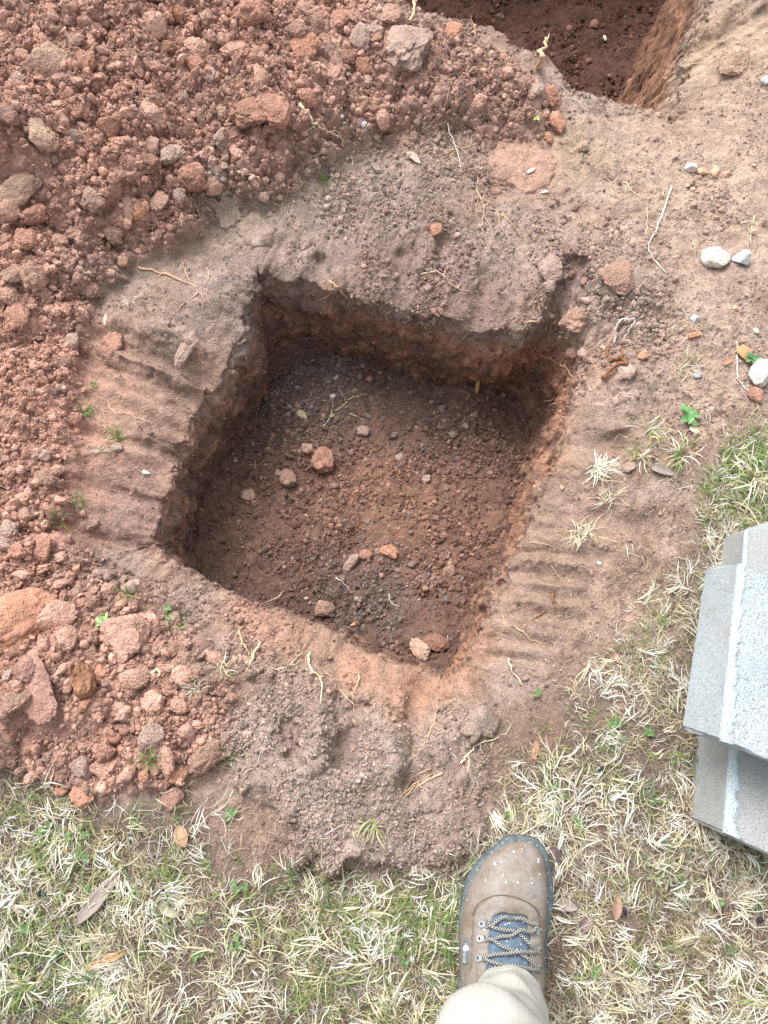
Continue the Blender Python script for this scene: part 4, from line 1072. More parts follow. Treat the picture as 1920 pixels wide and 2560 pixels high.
# straw litter on the bare soil
ws = inview * (1 - .85 * LM) * NOTP * (.35 + .4 * (1 - HM)) * (1 - WL); 
nearl = np.clip(1 - np.abs(dl.reshape(-1)) / .22, 0, 1) * (1 - HM); ws = ws * (.12 + nearl); ws /= ws.sum()
wp = inview * (S1f > .8) * (1 - WL); wp /= wp.sum()
o = grass_obj('straw_litter', [tufts(700, 1, ws, .007, .028, .0007, .0014, .003, STRAW * .9, 1, .8, .002, .002),
                               tufts(1500, 1, ws, .003, .009, .0006, .0011, .001, STRAW * .9, 1, .3, .0025, .002)])
tag(o, 'short bits of straw scattered over the bare soil', kind='stuff')
D1f = d1.reshape(-1)
wr = inview * (D1f > .012) * np.exp(-np.clip(D1f, 0, 1) / .10) * (1 - .6 * HM) * (1 - WL) * (1 - LM) * (fy < 1.2)
wr /= wr.sum()
def hairs(n, w, L0, L1):
    i = rng.choice(len(w), n, p=w)
    return blades(fx[i], fy[i], rng.uniform(0, 6.28, n), rng.uniform(L0, L1, n), rng.uniform(.0005, .0011, n), rng.uniform(.001, .005, n), rng.normal(0, 1.6, n), STRAW[rng.integers(2, 5, n)] * rng.uniform(.6, .9, (n, 1)), .003, seg=6)
o = grass_obj('root_hairs', [hairs(520, wr, .010, .034), hairs(150, wr, .03, .06), blades(*(lambda i: (fx[i], fy[i]))(rng.choice(len(wp), 60, p=wp)), rng.uniform(0, 6.28, 60), rng.uniform(.005, .016, 60), rng.uniform(.0005, .0009, 60), rng.uniform(.001, .003, 60), rng.normal(0, .8, 60), STRAW[rng.integers(0, 5, 60)] * .8, .004)], M_GRASS)
tag(o, 'broken root hairs scattered on the pit floor and its rim', kind='stuff')

# single tufts: px, kind, radius px, how many blades, label
for (x, y, r, n, pal, wdt, lift, jit, lb) in [
    (192, 890, 16, 45, GREEN, .0012, .006, .008, 'small mossy green tuft on the slope left of the pit'),
    (205, 832, 12, 25, GREEN, .0010, .004, .006, 'smaller moss coloured tuft above the mossy one left of the pit'),
    (258, 950, 30, 16, GREEN[[1, 3]], .0022, .010, .004, 'pale green uprooted tuft with wide blades left of the pit'),
    (222, 975, 26, 16, STRAW, .0015, .006, .005, 'bleached tuft below the pale green one left of the pit'),
    (172, 1085, 26, 18, GREEN, .0012, .010, .006, 'thin green tuft low on the left slope'),
    (135, 1128, 28, 14, GREEN, .0013, .010, .005, 'green tuft at the left edge of the slope above the clods'),
    (278, 1285, 30, 16, GREEN, .0016, .016, .003, 'upright green tuft above the big pale pink clod'),
    (385, 1352, 24, 22, GREEN, .0013, .010, .010, 'spreading green tuft on the near rim of the pit'),
    (325, 1645, 32, 18, GREEN, .0016, .014, .004, 'green tuft between two clods at the grass edge'),
    (495, 1640, 28, 18, np.concatenate([GREEN, STRAW]), .0013, .010, .006, 'mixed green and straw tuft beside the brown clod'),
    (700, 392, 18, 40, GREEN * .9, .0009, .003, .009, 'faint mossy patch on the topsoil above the pit'),
    (805, 1778, 48, 34, np.concatenate([GREEN, STRAW]), .0014, .014, .006, 'drooping green and straw tuft on the trampled mound'),
    (1290, 1015, 44, 70, STRAW[[0, 5, 6, 1]], .0015, .012, .014, 'whitish clump of dead grass right of the pit'),
    (1250, 1158, 36, 50, STRAW, .0013, .008, .014, 'straw clump on the groove lip right of the pit'),
    (1310, 1080, 34, 36, STRAW, .0013, .008, .012, 'thin straw clump between the two larger ones right of the pit'),
    (1400, 935, 40, 30, np.concatenate([GREEN, STRAW]), .0016, .012, .012, 'loose tuft with green tips below the leafy sprig'),
    (1380, 985, 36, 36, np.concatenate([GREEN, STRAW]), .0015, .010, .014, 'low green tuft beside the dead leaf right of the pit'),
    (1330, 1480, 26, 24, STRAW, .0013, .010, .010, 'straw tuft at the near right corner of the disturbed soil'),
    (1470, 985, 46, 50, np.concatenate([GREEN, STRAW]), .0018, .018, .012, 'yellow green tuft left of the big green tussock'),
    (1625, 1035, 64, 130, np.concatenate([GREEN, STRAW]), .0020, .022, .018, 'big bright green tussock at the right edge above the blocks'),
    (60, 2130, 56, 44, np.concatenate([GREEN[[1, 3, 0]], STRAW]), .0018, .014, .012, 'yellow green tussock in the bottom left corner of the lawn'),
    (1180, 1655, 26, 24, np.concatenate([GREEN, STRAW]), .0014, .010, .008, 'green flecked tuft right of the mound'),
    (485, 1445, 34, 30, np.concatenate([STRAW, STRAW, GREEN]), .0013, .008, .012, 'pale straw tuft on grey soil beside the lower heap'),
    (425, 1492, 26, 24, STRAW, .0014, .008, .006, 'white straw tuft below the pale one beside the lower heap'),
    (1455, 700, 26, 14, STRAW, .001, .006, .014, 'few pale straws on bare soil right of the pit'),
    (1480, 790, 34, 40, STRAW, .0010, .006, .016, 'fine tangle of white straw on the pale soil right of the pit'),
    (1085, 1800, 36, 26, STRAW[[0, 1, 5]], .0018, .020, .006, 'straw tuft bent over the toe of the boot'),
    (285, 656, 20, 14, STRAW[[0, 1]], .0014, .010, .004, 'small pale uprooted tuft on the far left slope'),
    (1660 - 45, 480, 24, 12, STRAW, .0009, .006, .012, 'sparse straws on the pale ground at the right')]:
    loc, nor = hit(x, y)
    rr_ = pxr(loc, r)
    h = rng.uniform(0, 6.28, n)
    if 'drooping' in lb: h = rng.normal(-2.2, .9, n)
    if 'bent over' in lb: h = rng.normal(-1.1, .35, n); loc, nor = hit(1065, 1762)
    v, f, c = blades(np.zeros(n) + rng.normal(0, jit * .6, n), np.zeros(n) + rng.normal(0, jit * .6, n), h, rr_ * rng.uniform(.6, 1.25, n), wdt * rng.uniform(.7, 1.2, n), lift * rng.uniform(.3, 1.3, n), rng.normal(0, .7, n),
                     np.clip(pal[rng.integers(0, len(pal), n)] * rng.uniform(.75, 1.1, (n, 1)), 0, .9), .002, baseZ=np.zeros(n))
    v[:, 2] += groundz(v[:, 0] + loc.x, v[:, 1] + loc.y) - groundz(np.array([loc.x]), np.array([loc.y]))[0] if NOTP[0] >= 0 and x > 0 else 0
    v[:, 2] = np.clip(v[:, 2], -.02, .08)
    me = mesh_np('grass_tuft', v, f); add_col(me, c)
    o = link('grass_tuft', me, M_GRASS); o.location = loc
    tag(o, lb, 'grass tuft')

# ------------------------------------------------------------------ roots, twigs and long straws
def tube_arrays(pts, rads, sides=6, wob=.0):
    pts = [Vector(p) for p in pts]
    v, f = [], []
    for k, p in enumerate(pts):
        t = (pts[min(k + 1, len(pts) - 1)] - pts[max(k - 1, 0)]).normalized()
        a = t.cross(Vector((0, 0, 1)))
        if a.length < 1e-3: a = Vector((1, 0, 0))
        a.normalize(); b = t.cross(a)
        for s_ in range(sides):
            th = 2 * math.pi * s_ / sides
            v.append(p + (a * math.cos(th) + b * math.sin(th)) * rads[k] * (1 + random.uniform(-wob, wob)))
    for k in range(len(pts) - 1):
        for s_ in range(sides):
            f.append((k * sides + s_, k * sides + (s_ + 1) % sides, (k + 1) * sides + (s_ + 1) % sides, (k + 1) * sides + s_))
    n = len(v)
    v.append(pts[0]); v.append(pts[-1])
    for s_ in range(sides):
        f.append((s_, (s_ + 1) % sides, n, n)); f.append(((len(pts) - 1) * sides + (s_ + 1) % sides, (len(pts) - 1) * sides + s_, n + 1, n + 1))
    return v, f

def smooth_path(pts, per=5, jit=.0):
    out = []
    P_ = [Vector(p) for p in pts]
    for i in range(len(P_) - 1):
        p0 = P_[max(i - 1, 0)]; p1 = P_[i]; p2 = P_[i + 1]; p3 = P_[min(i + 2, len(P_) - 1)]
        for k in range(per):
            t = k / per
            out.append(.5 * ((2 * p1) + (p2 - p0) * t + (2 * p0 - 5 * p1 + 4 * p2 - p3) * t * t + (3 * p1 - p0 - 3 * p2 + p3) * t ** 3))
    out.append(P_[-1])
    return [p + Vector((random.gauss(0, jit), random.gauss(0, jit), random.gauss(0, jit * .5))) for p in out]

def lay(pxs, r, lift=.0015):
    pts = []
    for k, q in enumerate(pxs):
        l, n = hit(q[0], q[1])
        up = q[2] if len(q) > 2 else 0
        pts.append(l + (n * .4 + Vector((0, 0, .6))).normalized() * (r * .6 + lift) + Vector((0, 0, up)))
    return pts

RC = {'tan': lin((216, 186, 152)), 'straw': lin((226, 208, 176)), 'white': lin((232, 224, 214)), 'brown': lin((140, 100, 74)), 'pink': lin((222, 182, 156))}
def root_piece(branches, colour, origin):
    V_, F_, C_ = [], [], []; o = 0
    for pxs, r in branches:
        r *= 1.1
        pts = smooth_path(lay(pxs, r), 5, r * .65)
        n = len(pts)
        rads = [r * (1 - .65 * k / n) * random.uniform(.7, 1.3) for k in range(n)]
        v, f = tube_arrays(pts, rads)
        V_ += [tuple(p - origin) for p in v]; F_ += [tuple(i + o for i in q) for q in f]; o = len(V_)
        C_ += [RC[colour] * random.uniform(.85, 1.1) for _ in v]
    return V_, F_, C_
def root_obj(name, label, cat, colour, branches, group=None):
    """the first branch is the stem, the finer ones are its side roots"""
    org = hit(*branches[0][0][0][:2])[0]
    def mk(nm, br, parent=None):
        V_, F_, C_ = root_piece(br, colour, org)
        me = bpy.data.meshes.new(nm)
        me.from_pydata(V_, [], [tuple(dict.fromkeys(q)) for q in F_]); me.polygons.foreach_set('use_smooth', [True] * len(me.polygons))
        add_col(me, np.array(C_))
        return link(nm, me, M_ROOT, parent)
    if len(branches) == 1:
        o = mk(name, branches); o.location = org
    else:
        o = empty(name, org); mk('stem', branches[:1], o)
        for b_ in branches[1:]: mk('side_root', [b_], o)
    tag(o, label, cat, group)
    return o
R = root_obj
R('root', 'long pinkish root branching into a tangle on the slope above left of the pit', 'root', 'pink',
  [([(300, 580), (350, 592), (400, 610), (450, 630)], .0022), ([(395, 568), (403, 590), (412, 612)], .0013), ([(447, 578), (452, 600), (440, 620)], .0013), ([(430, 632), (415, 645), (395, 660), (372, 682)], .0012),
   ([(440, 625), (470, 640), (497, 642)], .0008), ([(445, 628), (450, 650), (462, 668)], .0008), ([(430, 628), (440, 650), (437, 670)], .0009), ([(350, 592), (335, 600), (318, 598)], .0008), ([(450, 585), (465, 605), (478, 618)], .0007), ([(300, 560), (297, 582), (310, 600)], .0007), ([(330, 602), (350, 622), (358, 650)], .0006)])
R('root', 'pale forked root hanging over the far rim at the upper middle of the pit', 'root', 'pink',
  [([(711, 610, .004), (725, 622, .006), (745, 642, .008), (773, 664, .004)], .0022), ([(726, 624, .005), (712, 638), (690, 646)], .0011), ([(748, 644, .006), (762, 640)], .0008), ([(757, 652, .006), (752, 662)], .0008)])
R('root', 'pinkish root sticking out over the far right corner of the pit', 'root', 'pink',
  [([(1158, 766, .01), (1180, 780, .012), (1208, 792, .01), (1222, 802, .008), (1237, 818)], .0021), ([(1195, 788, .01), (1206, 800)], .0008)])
R('root', 'thin curved root on the far slope above the pit', 'root', 'tan', [([(910, 595), (940, 586), (960, 600), (975, 616), (1000, 628), (1032, 630)], .0013), ([(1010, 630), (1022, 636)], .0007), ([(958, 598), (966, 575), (970, 560)], .0007)])
R('root', 'short bent root by the grey clods on the far rim', 'root', 'tan', [([(1140, 695), (1160, 697), (1175, 690), (1192, 699)], .0018), ([(1168, 694), (1180, 700)], .0008)])
R('twig', 'forked twig lying across the grey crumbs on the pit floor', 'twig', 'tan', [([(723, 888), (742, 876), (755, 862), (775, 855), (793, 851)], .0016), ([(748, 868), (738, 850), (730, 836)], .0009), ([(772, 856), (774, 848)], .0007)])
R('straw', 'white bent straw crossing the forked twig on the pit floor', 'straw', 'white', [([(691, 930), (703, 916), (716, 896), (719, 862)], .0012)])
R('straw', 'short white straw right of the crossing twigs on the pit floor', 'straw', 'white', [([(752, 893), (770, 900), (786, 909)], .0010)])
R('twig', 'pale forked stick lying on the edge of the spoil heap by the plaster', 'twig', 'straw', [([(649, 229, .004), (668, 255, .004), (685, 278, .004), (715, 292, .004), (757, 310)], .0032), ([(680, 276), (660, 285)], .0014), ([(652, 236), (648, 262)], .0012), ([(700, 288), (725, 285), (750, 305)], .0012)])
R('root', 'tan root lying in the middle of the spoil heap', 'root', 'tan', [([(450, 343), (475, 352), (500, 366), (530, 376), (558, 388)], .0030), ([(512, 372), (525, 366)], .0012)])
R('straw', 'long thin bent stalk on the pale ground right of the pit', 'straw', 'white', [([(1449, 405, .004), (1432, 460), (1418, 495), (1402, 530), (1405, 552), (1438, 592)], .0015)])
R('root', 'wiry pale root running from the grey clod down the heap edge', 'root', 'tan', [([(875, 132, .01), (890, 150), (905, 160), (940, 170), (968, 173), (978, 190), (976, 235)], .0014), ([(976, 185), (985, 210), (990, 238)], .0010), ([(972, 176), (965, 215), (958, 240)], .0009)])
R('straw', 'single pale straw on the pinkish soil below the trench', 'straw', 'straw', [([(1063, 200), (1052, 230), (1045, 260)], .0012)])
R('straw', 'white straw in the dark hole of the root tangle', 'straw', 'white', [([(966, 270, .006), (978, 310, .006), (988, 335, .006), (994, 362)], .0014)])
R('root', 'grey fine root tangle between the two pits', 'root', 'tan', [([(905, 330), (940, 322), (980, 325), (1010, 318), (1040, 310)], .0012), ([(910, 340), (950, 338), (1000, 335)], .0009), ([(930, 310), (960, 330), (990, 352)], .0009), ([(970, 300), (990, 320), (1020, 340)], .0009), ([(1000, 290), (985, 310), (960, 345)], .0008),
   ([(1010, 280), (1020, 300), (1010, 330)], .0008), ([(900, 350), (930, 352), (970, 345)], .0007), ([(985, 275), (1000, 300), (1035, 320)], .0007), ([(960, 280), (955, 310), (930, 345)], .0007)])
R('root', 'fan of thin tan roots on the topsoil above the pit', 'root', 'tan', [([(1030, 383), (1034, 420), (1046, 455), (1040, 490), (1056, 538)], .0012), ([(1040, 450), (1070, 455), (1100, 480), (1125, 510), (1145, 532)], .0011), ([(1034, 425), (1028, 450), (1030, 470)], .0007), ([(1046, 470), (1062, 500), (1068, 535)], .0008), ([(1075, 460), (1082, 490), (1100, 520)], .0008), ([(1045, 490), (1040, 510), (1045, 530)], .0007)])
R('root', 'broken grey stump of root standing on the lip of the trench', 'root', 'tan', [([(1168, 145, 0), (1170, 128, .02), (1175, 108, .035)], .0055), ([(1172, 120, .03), (1180, 102, .045)], .0022)])
R('root', 'splintered root stub on the lip of the trench left of the stump', 'root', 'tan', [([(885, 50, 0), (892, 35, .02), (900, 24, .03)], .0035)])
R('root', 'thin wavy root standing at the lip of the trench', 'root', 'tan', [([(1024, 92, 0), (1025, 75, .01), (1018, 62, .015), (1014, 52, .02)], .0010)])
R('root', 'thick knotted root loop right of the far corner of the pit', 'root', 'brown', [([(1307, 820), (1325, 800, .006), (1345, 790, .008), (1338, 775, .006), (1342, 755)], .0040), ([(1338, 776), (1318, 780), (1314, 762), (1318, 738)], .0028)])
R('straw', 'white looped grass stalk right of the far corner of the pit', 'straw', 'white', [([(1327, 738, 0), (1325, 720, .015), (1333, 707, .02), (1350, 704, .02), (1364, 705, .02), (1356, 720, .01), (1343, 735)], .0014)])
R('root', 'pale forked root standing on the near rim left of the mound', 'root', 'straw', [([(669, 1412, .008), (666, 1428, .004), (675, 1448, .004), (690, 1462, .004), (695, 1485, .003), (694, 1522)], .0020), ([(692, 1465), (705, 1456), (712, 1460)], .0012), ([(678, 1450), (660, 1448)], .0008), ([(672, 1440), (660, 1430), (662, 1415)], .0008), ([(698, 1462), (690, 1452)], .0007)])
R('root', 'straight pale root leaning over the crumbs left of the mound', 'root', 'straw', [([(562, 1388, .012), (553, 1415, .008), (533, 1452)], .0020)])
R('root', 'crooked tan root beside the straight pale one', 'root', 'tan', [([(520, 1362, .012), (523, 1385, .01), (535, 1402, .008), (545, 1420)], .0019)])
R('root', 'zigzag tan root right above the trampled mound', 'root', 'tan', [([(775, 1452), (775, 1470), (765, 1495), (762, 1515), (766, 1538)], .0011), ([(735, 1490), (755, 1515), (775, 1528)], .0009), ([(770, 1455), (750, 1450)], .0007), ([(778, 1455), (795, 1466)], .0007)])
R('root', 'fine crossed root threads on the near rim of the pit', 'root', 'straw', [([(600, 1447), (625, 1438), (642, 1420), (655, 1410)], .0011), ([(620, 1440), (640, 1436), (648, 1425)], .0008), ([(592, 1447), (610, 1443)], .0009)])
R('root', 'thin root thread on the mound right of its deep groove', 'root', 'tan', [([(944, 1520), (942, 1545), (932, 1575), (920, 1600), (905, 1625), (880, 1645)], .0011), ([(975, 1535), (962, 1560), (940, 1590)], .0009), ([(985, 1510), (965, 1520), (945, 1528)], .0007), ([(910, 1620), (890, 1618), (880, 1600), (895, 1585), (915, 1590)], .0008)])
R('root', 'bundle of long tan roots lying in the groove of the mound', 'root', 'tan', [([(955, 1670), (915, 1690), (885, 1715), (855, 1740)], .0012), ([(935, 1672), (900, 1690), (870, 1715), (850, 1738)], .0010), ([(890, 1680), (880, 1700), (858, 1735)], .0009), ([(930, 1660), (905, 1672), (885, 1680)], .0008), ([(905, 1690), (880, 1712), (862, 1745)], .0008), ([(895, 1700), (868, 1728)], .0009)])
R('straw', 'branched white stalk on the right side of the mound', 'straw', 'straw', [([(995, 1647), (1012, 1625), (1030, 1608), (1050, 1600), (1078, 1595)], .0016), ([(1010, 1630), (1012, 1650), (1010, 1672)], .0012), ([(1040, 1603), (1038, 1620), (1045, 1630)], .0009), ([(1062, 1598), (1060, 1615)], .0009)])
R('root', 'fine root running down the scraped slope left of the pit', 'root', 'tan', [([(235, 875), (250, 893), (275, 895), (300, 905), (317, 912)], .0011), ([(232, 862), (240, 885)], .0007), ([(225, 890), (250, 892)], .0007)])
R('straw', 'brown split twig on the lower pit floor', 'twig', 'brown', [([(648, 1224), (660, 1250), (668, 1270), (676, 1290)], .0019), ([(652, 1228), (662, 1255)], .0012)])
R('straw', 'thin curved white straw in the lower pit', 'straw', 'white', [([(724, 1249), (740, 1258), (757, 1277)], .0011)])
R('straw', 'hooked white straw on the grey crumbs of the lower pit', 'straw', 'white', [([(840, 1283), (842, 1296), (850, 1306), (864, 1309)], .0013)])
R('root', 'thin tan root crossing the near rim of the pit', 'root', 'straw', [([(614, 1276, .004), (600, 1292), (582, 1298), (562, 1306)], .0011)])
R('straw', 'white stalk standing at the near right corner of the pit', 'straw', 'straw', [([(1095, 1425, .01), (1102, 1442, .006), (1115, 1462), (1130, 1480)], .0018), ([(1100, 1438), (1112, 1440)], .0008)])
R('twig', 'short brown twig on the grooved slope right of the pit', 'twig', 'brown', [([(1192, 1280), (1194, 1300), (1199, 1318)], .0022)])
R('twig', 'slanting brown twig left of the short one on the grooved slope', 'twig', 'brown', [([(1180, 1318), (1165, 1330), (1148, 1341)], .0016)])
R('root', 'thin roots lying in the lowest groove right of the pit', 'root', 'tan', [([(1112, 1355), (1130, 1365), (1145, 1380), (1165, 1388), (1182, 1392)], .0010), ([(1085, 1328), (1092, 1350), (1108, 1362)], .0008), ([(1110, 1352), (1135, 1350)], .0007)])
R('root', 'fine fringe of roots on the low right slope', 'root', 'tan', [([(1120, 1180), (1150, 1172), (1185, 1178), (1200, 1190)], .0009), ([(1180, 1210), (1195, 1228), (1210, 1250)], .0008)])
R('root', 'two short pink root stubs sticking from the right wall of the pit', 'root', 'pink', [([(1183, 882, .004), (1198, 876, .006), (1218, 880)], .0018), ([(1174, 872, .003), (1200, 861)], .0016)])
R('straw', 'thin twisted straw across the far wall of the pit', 'straw', 'straw', [([(828 + 3, 673), (834, 690), (836, 705)], .0009), ([(833, 680), (850, 668)], .0007)])
R('straw', 'pale bent straw on the red crumbs at the upper left', 'straw', 'white', [([(170, 574), (182, 588), (192, 596), (205, 597)], .0015)])
R('straw', 'curved straw beside the pale wedge shaped clod', 'straw', 'straw', [([(312, 1478), (325, 1462), (342, 1445), (345, 1460), (335, 1475)], .0022), ([(310, 1470), (330, 1450), (345, 1442)], .0015)])
R('straw', 'forked white straw by the blocky grey clod', 'straw', 'white', [([(388, 1555), (410, 1556), (425, 1562), (428, 1580)], .0014), ([(392, 1580), (410, 1575), (425, 1565)], .0012), ([(407, 1590), (408, 1618)], .0011)])
R('root', 'thin root hanging in the upper left heap', 'root', 'tan', [([(637, 55), (650, 38), (665, 28), (685, 22), (705, 20)], .0016)])
R('root', 'fine red root on the left of the heap', 'root', 'pink', [([(198, 360), (205, 385), (207, 405), (222, 412)], .0009), ([(220, 380), (212, 395)], .0007)])
R('straw', 'straight pale straw on the pale ground right of the slab', 'straw', 'straw', [([(1350, 393), (1362, 412), (1380, 425)], .0011)])
R('straw', 'thin dark edged straw at the right of the pale ground', 'straw', 'straw', [([(1630, 465), (1620, 500), (1622, 530)], .0010)])
R('straw', 'thin upright straw in the middle of the pale ground', 'straw', 'straw', [([(1396, 448), (1397, 480), (1396, 508)], .0009)])
R('straw', 'long white stalk beside the speckled stone', 'straw', 'white', [([(1590, 740), (1592, 780), (1592, 815), (1600, 830), (1620, 850)], .0013)])
R('root', 'pale roots beside the hollow on the right lip of the trench', 'root', 'straw', [([(1437, 172), (1455, 160), (1475, 145), (1500, 138), (1525, 134)], .0013), ([(1445, 178), (1460, 168), (1480, 150)], .0010), ([(1500, 90), (1480, 100)], .0008)])

# bark, chips
def chip(name, label, cat, a, b, w, t, colour, mat=None, bump=.2):
    la, _ = hit(*a); lb_, n = hit(*b)
    L_ = (lb_ - la).length; mid = (la + lb_) / 2
    bm = bmesh.new(); bmesh.ops.create_cube(bm, size=1)
    bmesh.ops.subdivide_edges(bm, edges=bm.edges[:], cuts=9, use_grid_fill=True)
    for v in bm.verts:
        q = v.co
        s_ = 1 - .5 * abs(q.y * 2) ** 3
        q.x = q.x * w * s_ + w * .25 * mnoise.noise(Vector((q.y * 5, label.__len__(), 0)))
        q.z = q.z * t + t * (bump + .25) * mnoise.noise(Vector((q.x / w * 9, q.y * 2, 5 + len(label)))) + t * .3 * mnoise.noise(Vector((q.x / w * 3, q.y * 7, 9)))
        q.x *= 1 + .25 * mnoise.noise(Vector((q.y * 11, q.z / t * 2, len(label))))
        q.y = q.y * L_ * (1 + .08 * mnoise.noise(Vector((q.x / w * 4, 2, 2))))
    me = bpy.data.meshes.new(name); bm.to_mesh(me); bm.free()
    me.polygons.foreach_set('use_smooth', [True] * len(me.polygons))
    c = lin(colour)
    add_col(me, np.array([c * (.95 + .5 * mnoise.noise(Vector((v_.co.x / w * 11, v_.co.y / L_ * 1.5, 3)))) for v_ in me.vertices]))
    me.polygons.foreach_set('use_smooth', [False] * len(me.polygons))
    o = link(name, me, mat or M_ROOT)
    d = (lb_ - la).normalized()
    o.rotation_euler = Euler((math.asin(max(-1, min(1, d.z))), 0, math.atan2(-d.x, d.y)))
    o.location = mid + Vector((0, 0, t * .5 + .002))
    tag(o, label, cat)
    return o
chip('bark_chunk', 'splintered brown piece of bark between clods in the lower heap', 'bark', (180, 1440), (190, 1505), .030, .016, (150, 112, 88))
chip('wood_stub', 'short pale cut root stub in the lower middle of the heap', 'wood stub', (290, 476), (318, 455), .016, .013, (196, 152, 120))
chip('wood_chip', 'pale wood chip standing against the far wall of the pit', 'wood chip', (1028, 850), (1033, 824), .008, .004, (206, 176, 120))
chip('wood_chip', 'long tan piece of stick in the lawn at the lower left', 'wood chip', (187, 2092), (274, 2054), .010, .005, (196, 160, 124))
chip('wood_chip', 'narrow brown stick in the straw right of the mound', 'wood chip', (1152, 1640), (1158, 1602), .009, .004, (176, 140, 116))
chip('wood_chip', 'tan stick end on bare soil right of the pit', 'wood chip', (1485, 731), (1512, 722), .009, .005, (206, 158, 124))
chip('wood_chip', 'brown wood stub at the upper left of the heap', 'wood chip', (375, 30), (395, 48), .020, .014, (170, 128, 104))
for (x, y, lb) in [(175, 2048, 'black burnt bit in the lawn near the tan stick'), (1345, 1972 - 6, 'black chip in the straw right of the boot'), (92, 1926, 'black bit in the straw at the left of the lawn'), (268, 828 + 1090, 'black bit beside the long grey leaf'), (1296, 1664, 'black pebble in the straw right of the mound'), (1637, 1985, 'black round bit near the right edge of the lawn')]:
    loc, nor = hit(x, y)
    me = random.choice(SMALL)
    o = place_rock(me, 'charcoal_bit', loc + Vector((0, 0, .005)), nor, .006, .004, random.random() * 6, (50, 50, 58), .2)
    tag(o, lb, 'charcoal')

# ------------------------------------------------------------------ leaves
def leaf_mat():
    m, nt, N, L, b = mat_new('dead_leaf')
    oi = nd(N, 'ShaderNodeObjectInfo'); tc = nd(N, 'ShaderNodeTexCoord')
    f = nd(N, 'ShaderNodeTexNoise', Scale=9.0, Detail=5.0); L.new(tc.outputs['Generated'], f.inputs['Vector'])
    t = ramp(N, L, f.outputs['Fac'], [(.25, .72), (.6, 1.05), (.8, 1.2)])
    c = mixrgb(N, L, oi.outputs['Color'], t, 1.0, 'MULTIPLY')
    f3 = nd(N, 'ShaderNodeTexNoise', Scale=38.0, Detail=2.0); L.new(tc.outputs['Generated'], f3.inputs['Vector'])
    c = mixrgb(N, L, c, (.09, .06, .045), ramp(N, L, f3.outputs['Fac'], [(.66, 0.0), (.72, .7)]))
    L.new(c, b.inputs['Base Color']); b.inputs['Roughness'].default_value = .55
    return m
M_LEAF = leaf_mat()
def leaf(label, a, b, w, colour, shape='lance', curl=.15, up=.002, cat='leaf'):
    la, _ = hit(*a); lb_, _ = hit(*b)
    L_ = (lb_ - la).length; d = (lb_ - la).normalized(); w = pxr(la, w)
    side = d.cross(Vector((0, 0, 1))).normalized(); upv = side.cross(d)
    n, m_ = 14, 7
    vs, fs = [], []
    for i in range(n + 1):
        t = i / n
        if shape == 'lance': ww = math.sin(math.pi * min(1, max(0, t)) ** .9) ** .8
        elif shape == 'drop': ww = (math.sin(math.pi * min(1, t ** 1.7)) ** .75 if t < 1 else 0) * 1.0 + .08 * (1 - t)
        else: ww = math.sin(math.pi * t ** .55) ** .6
        for j in range(m_):
            s_ = (j / (m_ - 1) - .5)
            ed = 1 + .10 * mnoise.noise(Vector((t * 6, s_ * 2, len(label))))
            x = s_ * w * ww * ed
            z = curl * w * (s_ * s_ * 4) * ww + .25 * curl * w * math.sin(t * 5 + len(label)) - abs(s_) * 0 + (.0006 if j == m_ // 2 else 0)
            vs.append(tuple(d * (t * L_) + side * x + upv * z))
    for i in range(n):
        for j in range(m_ - 1):
            fs.append((i * m_ + j, i * m_ + j + 1, (i + 1) * m_ + j + 1, (i + 1) * m_ + j))
    me = bpy.data.meshes.new('leaf'); me.from_pydata(vs, [], fs); me.polygons.foreach_set('use_smooth', [True] * len(fs))
    o = link('dead_leaf', me, M_LEAF); o.location = la + Vector((0, 0, up * .6 + .002))
    so = o.modifiers.new('thickness', 'SOLIDIFY'); so.thickness = .0006
    o.color = (*(soft(lin(colour), .25, .78)), 1)
    tag(o, label, cat)
    return o
leaf('large smooth tan leaf shaped like a teardrop left of the concrete blocks', (1404, 1256), (1440, 1332), 48, (150, 124, 98), 'drop', .06, .004)
leaf('long curved grey brown leaf in the lawn at the lower left', (168, 1996), (262, 1886), 32, (168, 150, 144), 'lance', .15, .012)
leaf('orange tan leaf with a pointed tip in the lawn below the lower heap', (388, 1782), (404, 1830), 30, (196, 148, 108), 'lance', .3, .010)
leaf('mustard coloured triangular leaf above the speckled stone', (1590, 752), (1628, 790), 28, (212, 160, 96), 'wide', .2, .003)
leaf('small orange leaf left of the mustard coloured one', (1560, 790), (1582, 776), 12, (202, 140, 96), 'lance', .2, .003)
leaf('narrow rusty leaf standing in the straw right of the boot', (1325, 1988), (1332, 1926), 20, (178, 130, 108), 'lance', .3, .010)
leaf('purple brown crumpled leaf right of the laces', (1252, 2002), (1275, 1978), 24, (142, 112, 108), 'wide', .4, .008)
leaf('long grey bark like leaf touching the right side of the boot', (1192, 1945), (1248, 1962), 22, (170, 150, 140), 'lance', .2, .008)
leaf('curled brown leaf right of the trouser hem', (1222, 2100), (1236, 2062), 22, (150, 120, 100), 'lance', .5, .008)
leaf('dark purple leaf right of the toe cap', (1186, 1832), (1212, 1862), 24, (112, 88, 92), 'wide', .2, .007)
leaf('cream coloured leaf under the green sprig right of the pit', (1488, 925), (1512, 940), 16, (232, 216, 190), 'wide', .2, .004)
leaf('pale pink petal shaped leaf on grey topsoil above the pit', (878, 333), (908, 356), 16, (214, 176, 156), 'lance', .3, .003)
leaf('pale tan leaf on the grey crumbs of the pit floor', (640, 888), (664, 906), 15, (196, 172, 130), 'lance', .2, .004)
leaf('small pink leaf on the trodden soil right of the pit', (1326, 1412), (1334, 1432), 12, (206, 150, 124), 'lance', .2, .003)
